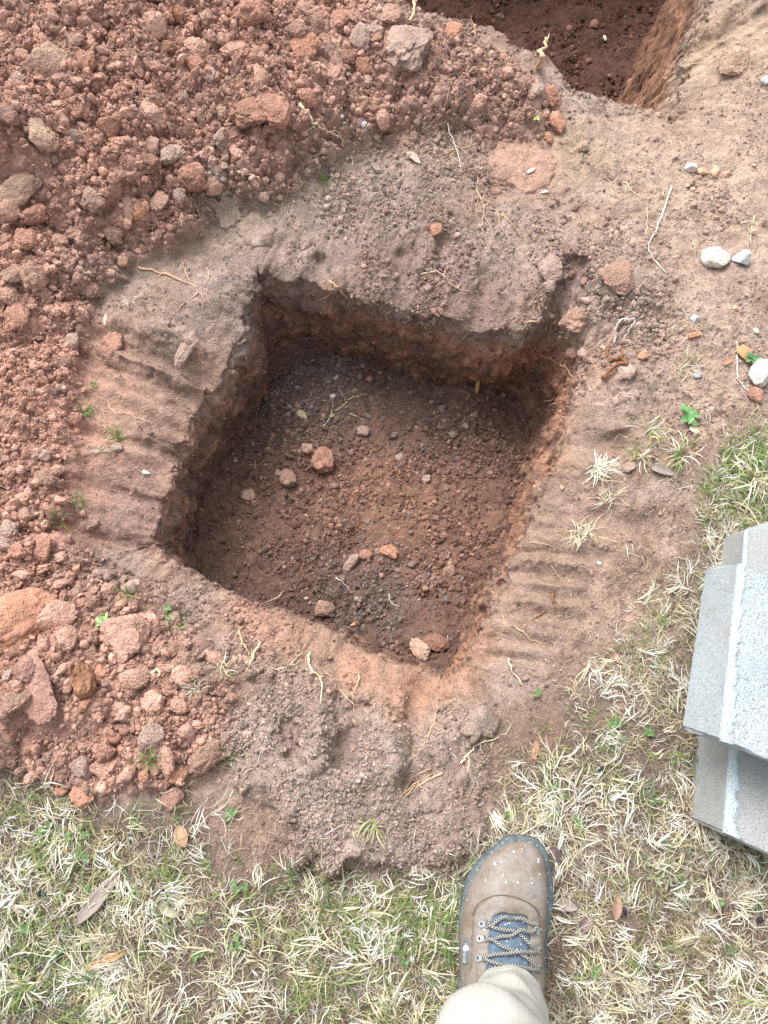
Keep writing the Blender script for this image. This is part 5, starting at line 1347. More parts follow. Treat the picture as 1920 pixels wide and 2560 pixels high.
leaf('faded olive leaf in the middle of the lawn', (345, 1955), (392, 1978), 18, (180, 172, 140), 'lance', .3, .010)
leaf('grey ragged leaf in the green tuft right of the pit', (1405, 1012), (1455, 1028), 22, (170, 152, 142), 'wide', .3, .006)
leaf('cream chip of leaf on the far left slope', (308, 1020), (326, 1024), 9, (226, 216, 200), 'wide', .1, .003)
leaf('narrow straw coloured leaf hanging on the left slope', (228, 706), (230, 678), 8, (214, 190, 160), 'lance', .1, .003)
leaf('white sliver of leaf left of the round grey clod', (150, 768), (154, 790), 7, (226, 216, 206), 'lance', .1, .003)
leaf('white feathery leaf scrap on the clay slab', (1136, 380), (1156, 370), 8, (232, 222, 206), 'lance', .2, .010)
leaf('white leaf scrap under the clay slab', (1166, 419), (1186, 415), 5, (232, 226, 216), 'lance', .2, .003)
leaf('grey sliver of leaf among the roots on the upper slope', (742, 462), (746, 428), 11, (170, 148, 128), 'lance', .2, .003)
leaf('yellow brown leaf bit left of the crossing twigs on the pit floor', (714, 902), (722, 896), 7, (206, 180, 120), 'wide', .2, .003)
leaf('small brown leaf left of the tongue of the boot', (988, 2045), (992, 2072), 10, (150, 104, 70), 'lance', .2, .004)

# ------------------------------------------------------------------ clover and leafy sprigs
def green_mat():
    m, nt, N, L, b = mat_new('clover_leaf')
    oi = nd(N, 'ShaderNodeObjectInfo')
    L.new(oi.outputs['Color'], b.inputs['Base Color']); b.inputs['Roughness'].default_value = .5
    return m
M_CLO = green_mat()
def leaflet_mesh(L_, W_):
    vs, fs = [], []; n, m_ = 7, 5
    for i in range(n + 1):
        t = i / n; ww = math.sin(math.pi * t ** .8) ** .6 if 0 < t < 1 else .05
        for j in range(m_):
            s_ = j / (m_ - 1) - .5
            vs.append((s_ * W_ * ww, t * L_, abs(s_) * W_ * .35 * ww + .12 * L_ * math.sin(t * 2.5)))
    for i in range(n):
        for j in range(m_ - 1):
            fs.append((i * m_ + j, i * m_ + j + 1, (i + 1) * m_ + j + 1, (i + 1) * m_ + j))
    me = bpy.data.meshes.new('leaflet'); me.from_pydata(vs, [], fs); me.polygons.foreach_set('use_smooth', [True] * len(fs)); me.materials.append(M_CLO)
    return me
LF1 = leaflet_mesh(.0062, .0062); LF2 = leaflet_mesh(.017, .010)
def plant(name, label, cat, x, y, sprays, me, r, colour, group=None, up=.008):
    loc, _ = hit(x, y)
    t = empty(name, loc); tag(t, label, cat, group)
    for k in range(sprays):
        a = random.uniform(0, 6.28); d = r * math.sqrt(random.random()) if sprays > 1 else 0
        cx_, cy_, cz_ = math.cos(a) * d, math.sin(a) * d, up * random.uniform(.7, 1.2)
        a0 = random.uniform(0, 6.28)
        for j in range(3):
            o = bpy.data.objects.new('leaflet', me); COL.objects.link(o); o.parent = t
            o.location = (cx_, cy_, cz_); o.rotation_euler = (random.uniform(-.25, .15), random.uniform(-.2, .2), a0 + j * 2.09 + random.uniform(-.2, .2))
            s_ = random.uniform(.8, 1.2); o.scale = (s_,) * 3
            o.color = (*(lin(colour) * random.uniform(.8, 1.15)), 1)
        pts = smooth_path([(0, 0, -.002), (cx_ * .5, cy_ * .5, cz_ * .7), (cx_, cy_, cz_)], 3)
        v, f = tube_arrays(pts, [.0005] * len(pts), 4)
        m2 = bpy.data.meshes.new('stalk'); m2.from_pydata([tuple(q) for q in v], [], [tuple(dict.fromkeys(q)) for q in f]); m2.materials.append(M_CLO)
        o = bpy.data.objects.new('stalk', m2); COL.objects.link(o); o.parent = t; o.color = (*lin((130, 150, 90)), 1)
CLO = (98, 124, 76)
for (x, y, n, r, lb) in [(172, 1829, 8, .022, 'largest bright green clover patch in the left of the lawn'), (500, 1756, 3, .007, 'single clover plant on the bare soil left of the mound'), (430, 2059, 2, .006, 'clover sprig in the straw at the lower middle'),
                         (190, 1924, 2, .005, 'clover sprig beside the long grey brown leaf'), (515, 2034, 4, .014, 'dark green clover patch at the lower middle of the lawn'), (100, 1779, 4, .012, 'clover patch just under the orange clods'),
                         (135, 2064, 6, .02, 'clover patch above the tan stick at the lower left'), (365, 1330, 5, .012, 'faint clover on the near rim above the pale pink clod'), (1192, 1696, 2, .004, 'clover leaf above the boot at the mound edge'),
                         (1022, 1861, 3, .006, 'tiny clover at the left of the boot toe'), (1324, 1563, 3, .006, 'clover sprig in the straw left of the lower block'), (1399, 1576, 3, .007, 'clover sprig nearest the lower concrete block'),
                         (1157, 1496, 2, .005, 'clover sprig beside red crumbs near the pit corner'), (877, 2074, 1, .003, 'single round clover leaf left of the boot'), (60, 2000, 4, .014, 'clover patch at the left edge of the lawn'),
                         (1245, 1775, 2, .005, 'clover sprig in the straw right of the toe'), (1540, 1950, 3, .008, 'clover sprig under the concrete blocks'), (1287, 2100, 2, .006, 'clover sprig right of the trouser leg'),
                         (520, 1910, 3, .01, 'clover sprig in the middle of the lawn'), (1100, 1400 + 360, 2, .004, 'clover sprig on the mound beside the straw'), (250, 2180, 5, .02, 'clover patch at the bottom edge of the lawn')]:
    plant('clover', lb, 'clover', x, y, n, LF1, r, CLO)
plant('leafy_sprig', 'green sprig with oval leaves on the bare soil right of the pit', 'sprig', 1485, 898, 3, LF2, .012, (98, 146, 82))
plant('leafy_sprig', 'dark green sprig squeezed against the speckled stone', 'sprig', 1625, 782, 2, LF2, .010, (90, 130, 84))
plant('leafy_sprig', 'pale green seedling beside the big pale pink clod', 'sprig', 230, 1352, 2, LF2, .006, (150, 186, 120))
plant('leafy_sprig', 'tiny bright green seedling below the trench', 'sprig', 1157, 262, 2, LF1, .005, (150, 190, 90))
# ------------------------------------------------------------------ CONCRETE BLOCKS
def block_mat(name, base, dark=.5):
    m, nt, N, L, b = mat_new(name)
    g = nd(N, 'ShaderNodeTexCoord'); co = g.outputs['Object']
    f = nd(N, 'ShaderNodeTexNoise', Scale=420.0, Detail=4.0, Roughness=.75); L.new(co, f.inputs['Vector'])
    f2 = nd(N, 'ShaderNodeTexNoise', Scale=11.0, Detail=5.0, Roughness=.6); L.new(co, f2.inputs['Vector'])
    v = nd(N, 'ShaderNodeTexVoronoi', Scale=330.0); L.new(co, v.inputs['Vector'])
    v2 = nd(N, 'ShaderNodeTexNoise', Scale=620.0, Detail=2.5); L.new(co, v2.inputs['Vector'])
    c = mixrgb(N, L, base, ramp(N, L, f.outputs['Fac'], [(.32, .76), (.5, 1.0), (.7, 1.14)]), 1.0, 'MULTIPLY')
    c = mixrgb(N, L, c, ramp(N, L, f2.outputs['Fac'], [(.3, .90), (.7, 1.06)]), 1.0, 'MULTIPLY')
    pit_ = ramp(N, L, v2.outputs['Fac'], [(.36, .75), (.44, 0.0)])
    dirt = nd(N, 'ShaderNodeTexNoise', Scale=6.5, Detail=7.0, Roughness=.7); L.new(co, dirt.inputs['Vector'])
    c = mixrgb(N, L, c, (.40, .31, .25), ramp(N, L, dirt.outputs['Fac'], [(.60, 0.0), (.74, .45)]))
    c = mixrgb(N, L, c, (.20, .21, .21), pit_)
    L.new(c, b.inputs['Base Color']); b.inputs['Roughness'].default_value = .92
    inv = nd(N, 'ShaderNodeMath', operation='MULTIPLY_ADD'); L.new(pit_, inv.inputs[0]); inv.inputs[1].default_value = -1.2; L.new(f.outputs['Fac'], inv.inputs[2])
    bp = nd(N, 'ShaderNodeBump', Strength=.8, Distance=.0012); L.new(inv.outputs[0], bp.inputs['Height']); L.new(bp.outputs[0], b.inputs['Normal'])
    return m
M_B1 = block_mat('concrete_top', (.42, .475, .50))
M_B2 = block_mat('concrete_low', (.40, .415, .41))
M_BE = block_mat('concrete_edge', (.54, .63, .67))

def block(name, label, bot, top, mat, seed, ridge_w=.009):
    """bot / top: four world corners each (near left, far left, far right, near right); worn arrises, a raised mould ridge along the left top edge"""
    n = (14, 46, 22)
    bot = [Vector(p) for p in bot]; top = [Vector(p) for p in top]
    def tri(u, v, w):
        b_ = bot[0].lerp(bot[1], v).lerp(bot[3].lerp(bot[2], v), u)
        t_ = top[0].lerp(top[1], v).lerp(top[3].lerp(top[2], v), u)
        return b_.lerp(t_, w)
    bm = bmesh.new(); vd = {}
    def vert(i, j, k):
        if (i, j, k) not in vd:
            u, v, w = (i / n[2], j / n[1], k / n[0])
            u = u ** 1.5
            p = tri(u, v, w)
            c = tri(.5, .5, .5)
            e = (u < .001 or u > .999) + (v < .001 or v > .999) + (w < .001 or w > .999)
            inn = (tri(.5, v, .5) - p)
            nz_ = mnoise.noise(p * 60 + Vector((seed, 0, 0))); nz2 = mnoise.noise(p * 180 + Vector((seed, 5, 0)))
            if e >= 2:
                p = p + (c - p).normalized() * (.0042 + .0042 * (nz_ + .7 * nz2) + (.013 if e == 3 else 0))
            else:
                p = p + Vector((nz_, nz2, -nz_)) * .0007
            # chipped ends
            if v in (0.0, 1.0):
                d_ = (tri(u, .5, w) - p).normalized()
                p = p + d_ * max(0, .010 * mnoise.noise(tri(u, v, w) * 26 + Vector((seed * 3, 0, 0))) + .001)
            vd[(i, j, k)] = bm.verts.new(p)
        return vd[(i, j, k)]
    for i in range(n[2]):
        for j in range(n[1]):
            bm.faces.new([vert(i, j, n[0]), vert(i + 1, j, n[0]), vert(i + 1, j + 1, n[0]), vert(i, j + 1, n[0])])
            bm.faces.new([vert(i, j, 0), vert(i, j + 1, 0), vert(i + 1, j + 1, 0), vert(i + 1, j, 0)])
    for j in range(n[1]):
        for k in range(n[0]):
            bm.faces.new([vert(0, j, k), vert(0, j, k + 1), vert(0, j + 1, k + 1), vert(0, j + 1, k)])
            bm.faces.new([vert(n[2], j, k), vert(n[2], j + 1, k), vert(n[2], j + 1, k + 1), vert(n[2], j, k + 1)])
    for i in range(n[2]):
        for k in range(n[0]):
            bm.faces.new([vert(i, 0, k), vert(i + 1, 0, k), vert(i + 1, 0, k + 1), vert(i, 0, k + 1)])
            bm.faces.new([vert(i, n[1], k), vert(i, n[1], k + 1), vert(i + 1, n[1], k + 1), vert(i + 1, n[1], k)])
    bmesh.ops.recalc_face_normals(bm, faces=bm.faces)
    org = bot[0].copy()
    for v in bm.verts: v.co -= org
    me = bpy.data.meshes.new('concrete_body'); bm.to_mesh(me); bm.free()
    root = empty(name, org); tag(root, label, 'concrete block', 'concrete blocks stacked at the right')
    body = link('block_body', me, mat, root)
    # rough raised ridge along the left top arris
    vs, fs = [], []; m_ = 90; prof = [(-.0022, -.006), (-.0026, .0002), (.0005, .0022), (.5, .0030), (.98, .0020), (1.06, -.002)]
    for j in range(m_ + 1):
        v = .012 + .976 * j / m_
        a = top[0].lerp(top[1], v); r_ = (top[3].lerp(top[2], v) - a).normalized()
        w_ = ridge_w * (.75 + .6 * mnoise.noise(a * 40 + Vector((seed, 1, 1))) + .5 * mnoise.noise(a * 160 + Vector((seed, 1, 1)))) * (1 + .6 * (1 - v) ** 3)
        for k, (x, z) in enumerate(prof):
            xx = x if x < .1 else x * w_
            p = a + r_ * (xx + .0018) + Vector((0, 0, z + .0010 * mnoise.noise(a * 150 + Vector((k, seed, 0))) - .0012))
            vs.append(tuple(p - org))
    for j in range(m_):
        for k in range(len(prof) - 1):
            fs.append((j * 6 + k, j * 6 + k + 1, (j + 1) * 6 + k + 1, (j + 1) * 6 + k))
    me = bpy.data.meshes.new('mould_ridge'); me.from_pydata(vs, [], fs)
    me.polygons.foreach_set('use_smooth', [True] * len(fs))
    link('mould_ridge', me, M_BE, root)
    return root

def quad_from(a, b, z, right):
    """a near left, b far left (px on a level plane z), the rest of the block lies to the right"""
    A = Vector(P(*a, z)); B = Vector(P(*b, z))
    d = (B - A).normalized(); r = Vector((d.y, -d.x, 0))
    return A, B, r
A, B, r = quad_from((1468, 1572), (1521, 1226), .102, .39)
A2, B2, _ = quad_from((1560, 1606), (1598, 1213), .195, .39)
skew = (r + Vector((0, -.09, 0))).normalized()
block('concrete_block', 'upper light grey concrete block lying across two others at the right edge', [A, B, B + skew * .40, A + skew * .40],
      [A2, B2, B2 + skew * .36, A2 + skew * .36], M_B1, 1.0, .010)
A, B, r = quad_from((1487, 1768), (1512, 1440), .0, .39)
A2, B2, _ = quad_from((1566, 1803), (1588, 1480), .096, .39)
sk = (r + Vector((0, -.22, 0))).normalized()
A.z = B.z = -.004
block('concrete_block', 'lower near concrete block with a rough pale edge, sticking out under the upper one', [A, B, B + sk * .39, A + sk * .39],
      [A2, B2, B2 + sk * .36, A2 + sk * .36], M_B2, 2.0, .013)
A, B, r = quad_from((1540, 1330), (1562, 1160), .0, .39)
A2, B2, _ = quad_from((1600, 1330), (1612, 1142), .096, .39)
sk = (r + Vector((0, .60, 0))).normalized()
A.z = B.z = -.004
block('concrete_block', 'lower far concrete block showing only its chipped corner above the upper one', [A, B, B + sk * .39, A + sk * .39],
      [A2, B2, B2 + sk * .36, A2 + sk * .36], M_B2, 3.0, .004)

# ------------------------------------------------------------------ PERSON: left boot and trouser leg
person = empty('person', Vector(P(1090, 2000, 0)))
PO = Vector(person.location)
tag(person, 'standing person of whom a brown leather work boot and a cream trouser leg show', 'person')
CX_ = lambda c: (933 + c[0] * .2031, 1762.6 + c[1] * .2031)      # enlargement of the boot -> frame

sole_r = [(900, 195), (1000, 205), (1080, 230), (1140, 275), (1190, 345), (1235, 470), (1262, 640), (1275, 850), (1262, 1000), (1235, 1150), (1215, 1330), (1200, 1500), (1195, 1750)]
sole_l = [(900, 195), (820, 203), (765, 222), (650, 325), (500, 460), (400, 600), (340, 760), (303, 950), (290, 1150), (292, 1400), (294, 1700), (290, 1960)]
up_r = [(930, 268), (1000, 272), (1080, 300), (1140, 360), (1190, 465), (1222, 640), (1228, 850), (1215, 1050), (1192, 1250), (1182, 1500), (1175, 1750)]
up_l = [(930, 268), (860, 276), (790, 298), (600, 430), (475, 600), (385, 800), (335, 1000), (312, 1300), (312, 1700), (318, 1950)]
def tabl(pxs, z):
    q = np.array([P(*CX_(c), z)[:2] for c in pxs]); return q
SR, SL, UR, UL = tabl(sole_r, .022), tabl(sole_l, .022), tabl(up_r, .040), tabl(up_l, .040)
YT = SR[0, 1]; YH = YT - .318
cxh = .5 * (SR[-1, 0] + SL[-1, 0])
def closed_outline(R_, L_, yh, wh):
    """right side down, round heel, left side up"""
    pts = [Vector((x, y, 0)) for x, y in R_]
    cx_ = .5 * (R_[-1, 0] + L_[-1, 0])
    for a in (-35, -62, -90, -118, -145):
        pts.append(Vector((cx_ + wh * math.cos(math.radians(a)), yh + wh + wh * math.sin(math.radians(a)), 0)))
    pts += [Vector((x, y, 0)) for x, y in L_[::-1][:-1]]
    return smooth_path(pts + [pts[0]], 6)[:-1]
# materials
def leather():
    m, nt, N, L, b = mat_new('brown_leather')
    tc = nd(N, 'ShaderNodeTexCoord'); co = tc.outputs['Object']
    f = nd(N, 'ShaderNodeTexNoise', Scale=22.0, Detail=5.0, Roughness=.6); L.new(co, f.inputs['Vector'])
    f2 = nd(N, 'ShaderNodeTexNoise', Scale=260.0, Detail=4.0, Roughness=.7); L.new(co, f2.inputs['Vector'])
    f3 = nd(N, 'ShaderNodeTexNoise', Scale=48.0, Detail=3.0, Distortion=1.2); L.new(co, f3.inputs['Vector'])
    c = mixrgb(N, L, (.215, .172, .130), (.285, .262, .245), ramp(N, L, f.outputs['Fac'], [(.40, 0.0), (.62, 1.0)]))
    c = mixrgb(N, L, c, (.13, .11, .105), ramp(N, L, f3.outputs['Fac'], [(.58, 0.0), (.74, .75)]))
    c = mixrgb(N, L, c, ramp(N, L, f2.outputs['Fac'], [(.3, .80), (.7, 1.16)]), 1.0, 'MULTIPLY')
    sz = nd(N, 'ShaderNodeSeparateXYZ'); L.new(co, sz.inputs[0])
    mz = nd(N, 'ShaderNodeMapRange'); mz.inputs['From Min'].default_value = .075; mz.inputs['From Max'].default_value = .032; L.new(sz.outputs[2], mz.inputs['Value'])
    mn = nd(N, 'ShaderNodeTexNoise', Scale=60.0, Detail=6.0, Roughness=.7); L.new(co, mn.inputs['Vector'])
    mm = nd(N, 'ShaderNodeMath', operation='MULTIPLY'); L.new(mz.outputs[0], mm.inputs[0]); L.new(ramp(N, L, mn.outputs['Fac'], [(.42, 0.0), (.60, .9)]), mm.inputs[1])
    c = mixrgb(N, L, c, (.30, .21, .155), mm.outputs[0])
    # paint spatter
    mp = nd(N, 'ShaderNodeMapping'); mp.inputs['Scale'].default_value = (1, .55, .6); L.new(co, mp.inputs[0])
    def spat(scale, thr, rad):
        v = nd(N, 'ShaderNodeTexVoronoi', Scale=scale); 
        dn = nd(N, 'ShaderNodeTexNoise', Scale=300.0, Detail=2.0); L.new(co, dn.inputs['Vector'])
        L.new(mp.outputs[0], v.inputs['Vector'])
        s = nd(N, 'ShaderNodeSeparateColor'); L.new(v.outputs['Color'], s.inputs[0])
        a = nd(N, 'ShaderNodeMath', operation='GREATER_THAN'); a.inputs[1].default_value = thr; L.new(s.outputs[0], a.inputs[0])
        dd = nd(N, 'ShaderNodeMath', operation='MULTIPLY_ADD'); L.new(dn.outputs['Fac'], dd.inputs[0]); dd.inputs[1].default_value = .22; L.new(v.outputs['Distance'], dd.inputs[2])
        l = nd(N, 'ShaderNodeMath', operation='MULTIPLY'); L.new(s.outputs[1], l.inputs[0]); l.inputs[1].default_value = rad
        l2 = nd(N, 'ShaderNodeMath', operation='ADD'); L.new(l.outputs[0], l2.inputs[0]); l2.inputs[1].default_value = .12
        b_ = nd(N, 'ShaderNodeMath', operation='LESS_THAN'); L.new(dd.outputs[0], b_.inputs[0]); L.new(l2.outputs[0], b_.inputs[1])
        o = nd(N, 'ShaderNodeMath', operation='MULTIPLY'); L.new(a.outputs[0], o.inputs[0]); L.new(b_.outputs[0], o.inputs[1])
        return o.outputs[0]
    c = mixrgb(N, L, c, (.74, .76, .78), spat(120, .94, .20))
    c = mixrgb(N, L, c, (.74, .76, .78), spat(330, .93, .25))
    L.new(c, b.inputs['Base Color']); b.inputs['Roughness'].default_value = .62; b.inputs['Specular IOR Level'].default_value = .35
    # creases run across the foot
    mp2 = nd(N, 'ShaderNodeMapping'); mp2.inputs['Scale'].default_value = (14, 120, 40); L.new(co, mp2.inputs[0])
    cr = nd(N, 'ShaderNodeTexNoise', Scale=1.0, Detail=4.0, Distortion=.8); L.new(mp2.outputs[0], cr.inputs['Vector'])
    ad = nd(N, 'ShaderNodeMath', operation='MULTIPLY_ADD'); L.new(f2.outputs['Fac'], ad.inputs[0]); ad.inputs[1].default_value = .35; L.new(cr.outputs['Fac'], ad.inputs[2])
    bp = nd(N, 'ShaderNodeBump', Strength=.45, Distance=.0020); L.new(ad.outputs[0], bp.inputs['Height']); L.new(bp.outputs[0], b.inputs['Normal'])
    return m
M_LEA = leather()
def plain(name, col, rough=.6, noise=60., lo=.8, hi=1.15, bump=.0, spec=.3, metal=0., speck=0):
    m, nt, N, L, b = mat_new(name)
    tc = nd(N, 'ShaderNodeTexCoord'); co = tc.outputs['Object']
    f = nd(N, 'ShaderNodeTexNoise', Scale=noise, Detail=4.0, Roughness=.65); L.new(co, f.inputs['Vector'])
    c = mixrgb(N, L, col, ramp(N, L, f.outputs['Fac'], [(.3, lo), (.7, hi)]), 1.0, 'MULTIPLY')
    if speck:
        v = nd(N, 'ShaderNodeTexVoronoi', Scale=330.0); L.new(co, v.inputs['Vector'])
        s = nd(N, 'ShaderNodeSeparateColor'); L.new(v.outputs['Color'], s.inputs[0])
        a = nd(N, 'ShaderNodeMath', operation='GREATER_THAN'); a.inputs[1].default_value = .84; L.new(s.outputs[0], a.inputs[0])
        d = nd(N, 'ShaderNodeMath', operation='LESS_THAN'); d.inputs[1].default_value = .34; L.new(v.outputs['Distance'], d.inputs[0])
        o = nd(N, 'ShaderNodeMath', operation='MULTIPLY'); L.new(a.outputs[0], o.inputs[0]); L.new(d.outputs[0], o.inputs[1])
        o2 = nd(N, 'ShaderNodeMath', operation='MULTIPLY'); L.new(o.outputs[0], o2.inputs[0]); o2.inputs[1].default_value = speck
        c = mixrgb(N, L, c, (.65, .7, .75), o2.outputs[0])
    L.new(c, b.inputs['Base Color']); b.inputs['Roughness'].default_value = rough; b.inputs['Specular IOR Level'].default_value = spec; b.inputs['Metallic'].default_value = metal
    if bump:
        bp = nd(N, 'ShaderNodeBump', Strength=.6, Distance=bump); L.new(f.outputs['Fac'], bp.inputs['Height']); L.new(bp.outputs[0], b.inputs['Normal'])
    return m
M_SOLE = plain('sole_rubber', (.105, .125, .135), .7, 90, .6, 1.5, .0012, speck=.5)
M_TONG = plain('tongue_fabric', (.095, .135, .185), .75, 120, .6, 1.5, .0008, speck=.8)
M_HOOK = plain('eyelet_metal', (.42, .44, .44), .38, 300, .7, 1.1, .0003, .5, .7)
M_HOLE = plain('eyelet_rivet', (.06, .07, .08), .5, 200)
M_TAGM = plain('rubber_tag', (.13, .15, .175), .6, 200, .85, 1.15)
M_INK = plain('tag_lettering', (.62, .68, .70), .6, 200, .9, 1.05)
M_PAINT = plain('paint_spot', (.78, .82, .80), .5, 200, .92, 1.03)

# sole
out = closed_outline(SR, SL, YH, .040)
n_o = len(out); cen = sum(out, Vector()) / n_o
vs, fs = [], []
levels = [(-.004, -.0045), (.006, -.002), (.010, -.0035), (.014, .0), (.024, .0012), (.0265, -.0022), (.029, .0005), (.033, -.0012), (.0345, -.006), (.034, -.016)]
for li, (z, off) in enumerate(levels):
    for i, p in enumerate(out):
        a = out[(i - 1) % n_o]; b = out[(i + 1) % n_o]; t = (b - a).normalized(); nrm = Vector((t.y, -t.x, 0))
        if nrm.dot(p - cen) < 0: nrm = -nrm
        toe = max(0, 1 - (YT - p.y) / .06)
        lug = -.0028 if (li < 3 and (i // 2) % 3 == 0) else 0
        rib = (-.0008 if (li in (3, 4) and i % 2 == 0) else 0)
        vs.append(tuple(p + nrm * (off + lug + rib) + Vector((0, 0, z + toe * .010 * (li / 9))) - PO))
for li in range(len(levels) - 1):
    for i in range(n_o):
        j = (i + 1) % n_o
        fs.append((li * n_o + i, li * n_o + j, (li + 1) * n_o + j, (li + 1) * n_o + i))
fs.append(tuple(range(n_o))); fs.append(tuple((len(levels) - 1) * n_o + i for i in range(n_o))[::-1])
me = bpy.data.meshes.new('sole'); me.from_pydata(vs, [], fs); me.polygons.foreach_set('use_smooth', [True] * len(fs))
bm = bmesh.new(); bm.from_mesh(me); bmesh.ops.recalc_face_normals(bm, faces=bm.faces); bm.to_mesh(me); bm.free()
boot = empty('boot'); boot.parent = person; boot['label'] = 'worn brown leather work boot with black and white laces and dried paint specks'
link('sole', me, M_SOLE, boot)

# upper: cross sections from the toe to the heel
ytop = UR[0, 1]; yh_u = YH + .006
NS, NA = 90, 56
def edge_x(T, y):
    o_ = np.argsort(T[:, 1]); return float(np.interp(y, T[o_, 1], T[o_, 0]))
hs_ = [(0, .047), (.006, .060), (.014, .069), (.028, .077), (.05, .082), (.08, .083), (.105, .086), (.13, .095), (.16, .108), (.19, .124), (.21, .145), (.24, .165), (.30, .165), (.32, .160)]
rows = []
for k in range(NS + 1):
    s_ = (k / NS) ** 1.5
    y = ytop - s_ * (ytop - yh_u); d = ytop - y
    xr, xl = edge_x(UR, y), edge_x(UL, y)
    if d < .02:      # round the toe in plan
        c0 = .5 * (edge_x(UR, ytop - .02) + edge_x(UL, ytop - .02))
    hx = (d - .19) / .13
    if hx > 0:       # heel narrows and closes
        c_ = .5 * (xr + xl); hw = .5 * (xr - xl) * math.sqrt(max(0.0, 1 - min(1, hx) ** 3.2)); xr, xl = c_ + hw, c_ - hw
    h = float(np.interp(d, [a for a, _ in hs_], [b for _, b in hs_]))
    cxm = .5 * (xr + xl); hw = .5 * (xr - xl)
    n_ = 2.7 if d < .12 else 2.4
    row = []
    for a in range(NA + 1):
        th = math.pi * a / NA
        ct, st = math.cos(th), math.sin(th)
        ex = 2 / n_
        z = .030 + (h - .030) * abs(st) ** ex
        pinch = 1 - .18 * max(0, (z - .055) / .1) * min(1, max(0, d - .09) / .08)
        x = cxm + hw * math.copysign(abs(ct) ** ex, ct) * pinch
        # slight hollow between toe box and laces, bend creases across the ball of the foot
        cr = 0
        for (dc, am, ww, sl) in ((.088, .0016, .0026, .10), (.096, .0013, .0022, -.05), (.103, .0012, .0024, .06), (.080, .0010, .002, .02), (.112, .0008, .002, -.1)):
            cr -= am * math.exp(-((d - dc - sl * (x - cxm) - .10 * (x - cxm) ** 2 / .05 - .0025 * mnoise.noise(Vector((x * 90, dc * 900, 0)))) / ww) ** 2) * min(1, st * 1.6)
        nz_ = .0016 * mnoise.noise(Vector((x * 26, y * 26, z * 26))) + .0006 * mnoise.noise(Vector((x * 90, y * 90, z * 90)))
        row.append(Vector((x, y, z + (cr + nz_) * (.3 + .7 * st))))
    rows.append(row)
vs = [tuple(p - PO) for r_ in rows for p in r_]
fs = [(k * (NA + 1) + a, (k + 1) * (NA + 1) + a, (k + 1) * (NA + 1) + a + 1, k * (NA + 1) + a + 1) for k in range(NS) for a in range(NA)]
# closed toe and closed underside
fs.append(tuple(range(NA + 1))); 
for k in range(NS): fs.append((k * (NA + 1), k * (NA + 1) + NA, (k + 1) * (NA + 1) + NA, (k + 1) * (NA + 1)))
me = bpy.data.meshes.new('leather_upper'); me.from_pydata(vs, [], fs); me.polygons.foreach_set('use_smooth', [True] * len(fs))
bm = bmesh.new(); bm.from_mesh(me); bmesh.ops.recalc_face_normals(bm, faces=bm.faces); bm.to_mesh(me)
bvh = BVHTree.FromBMesh(bm); bm.free()
link('leather_upper', me, M_LEA, boot)

def on_boot(c, off=0.0):
    q = CX_(c); o = Vector(CP) - PO; d = Vector(sight(*q)).normalized()
    l, n, _, _ = bvh.ray_cast(o, d)
    if l is None:
        l, n, _, _ = bvh.find_nearest(Vector(P(*q, .04)) - PO)
    if n.z < 0: n = -n
    return l + n * off, n

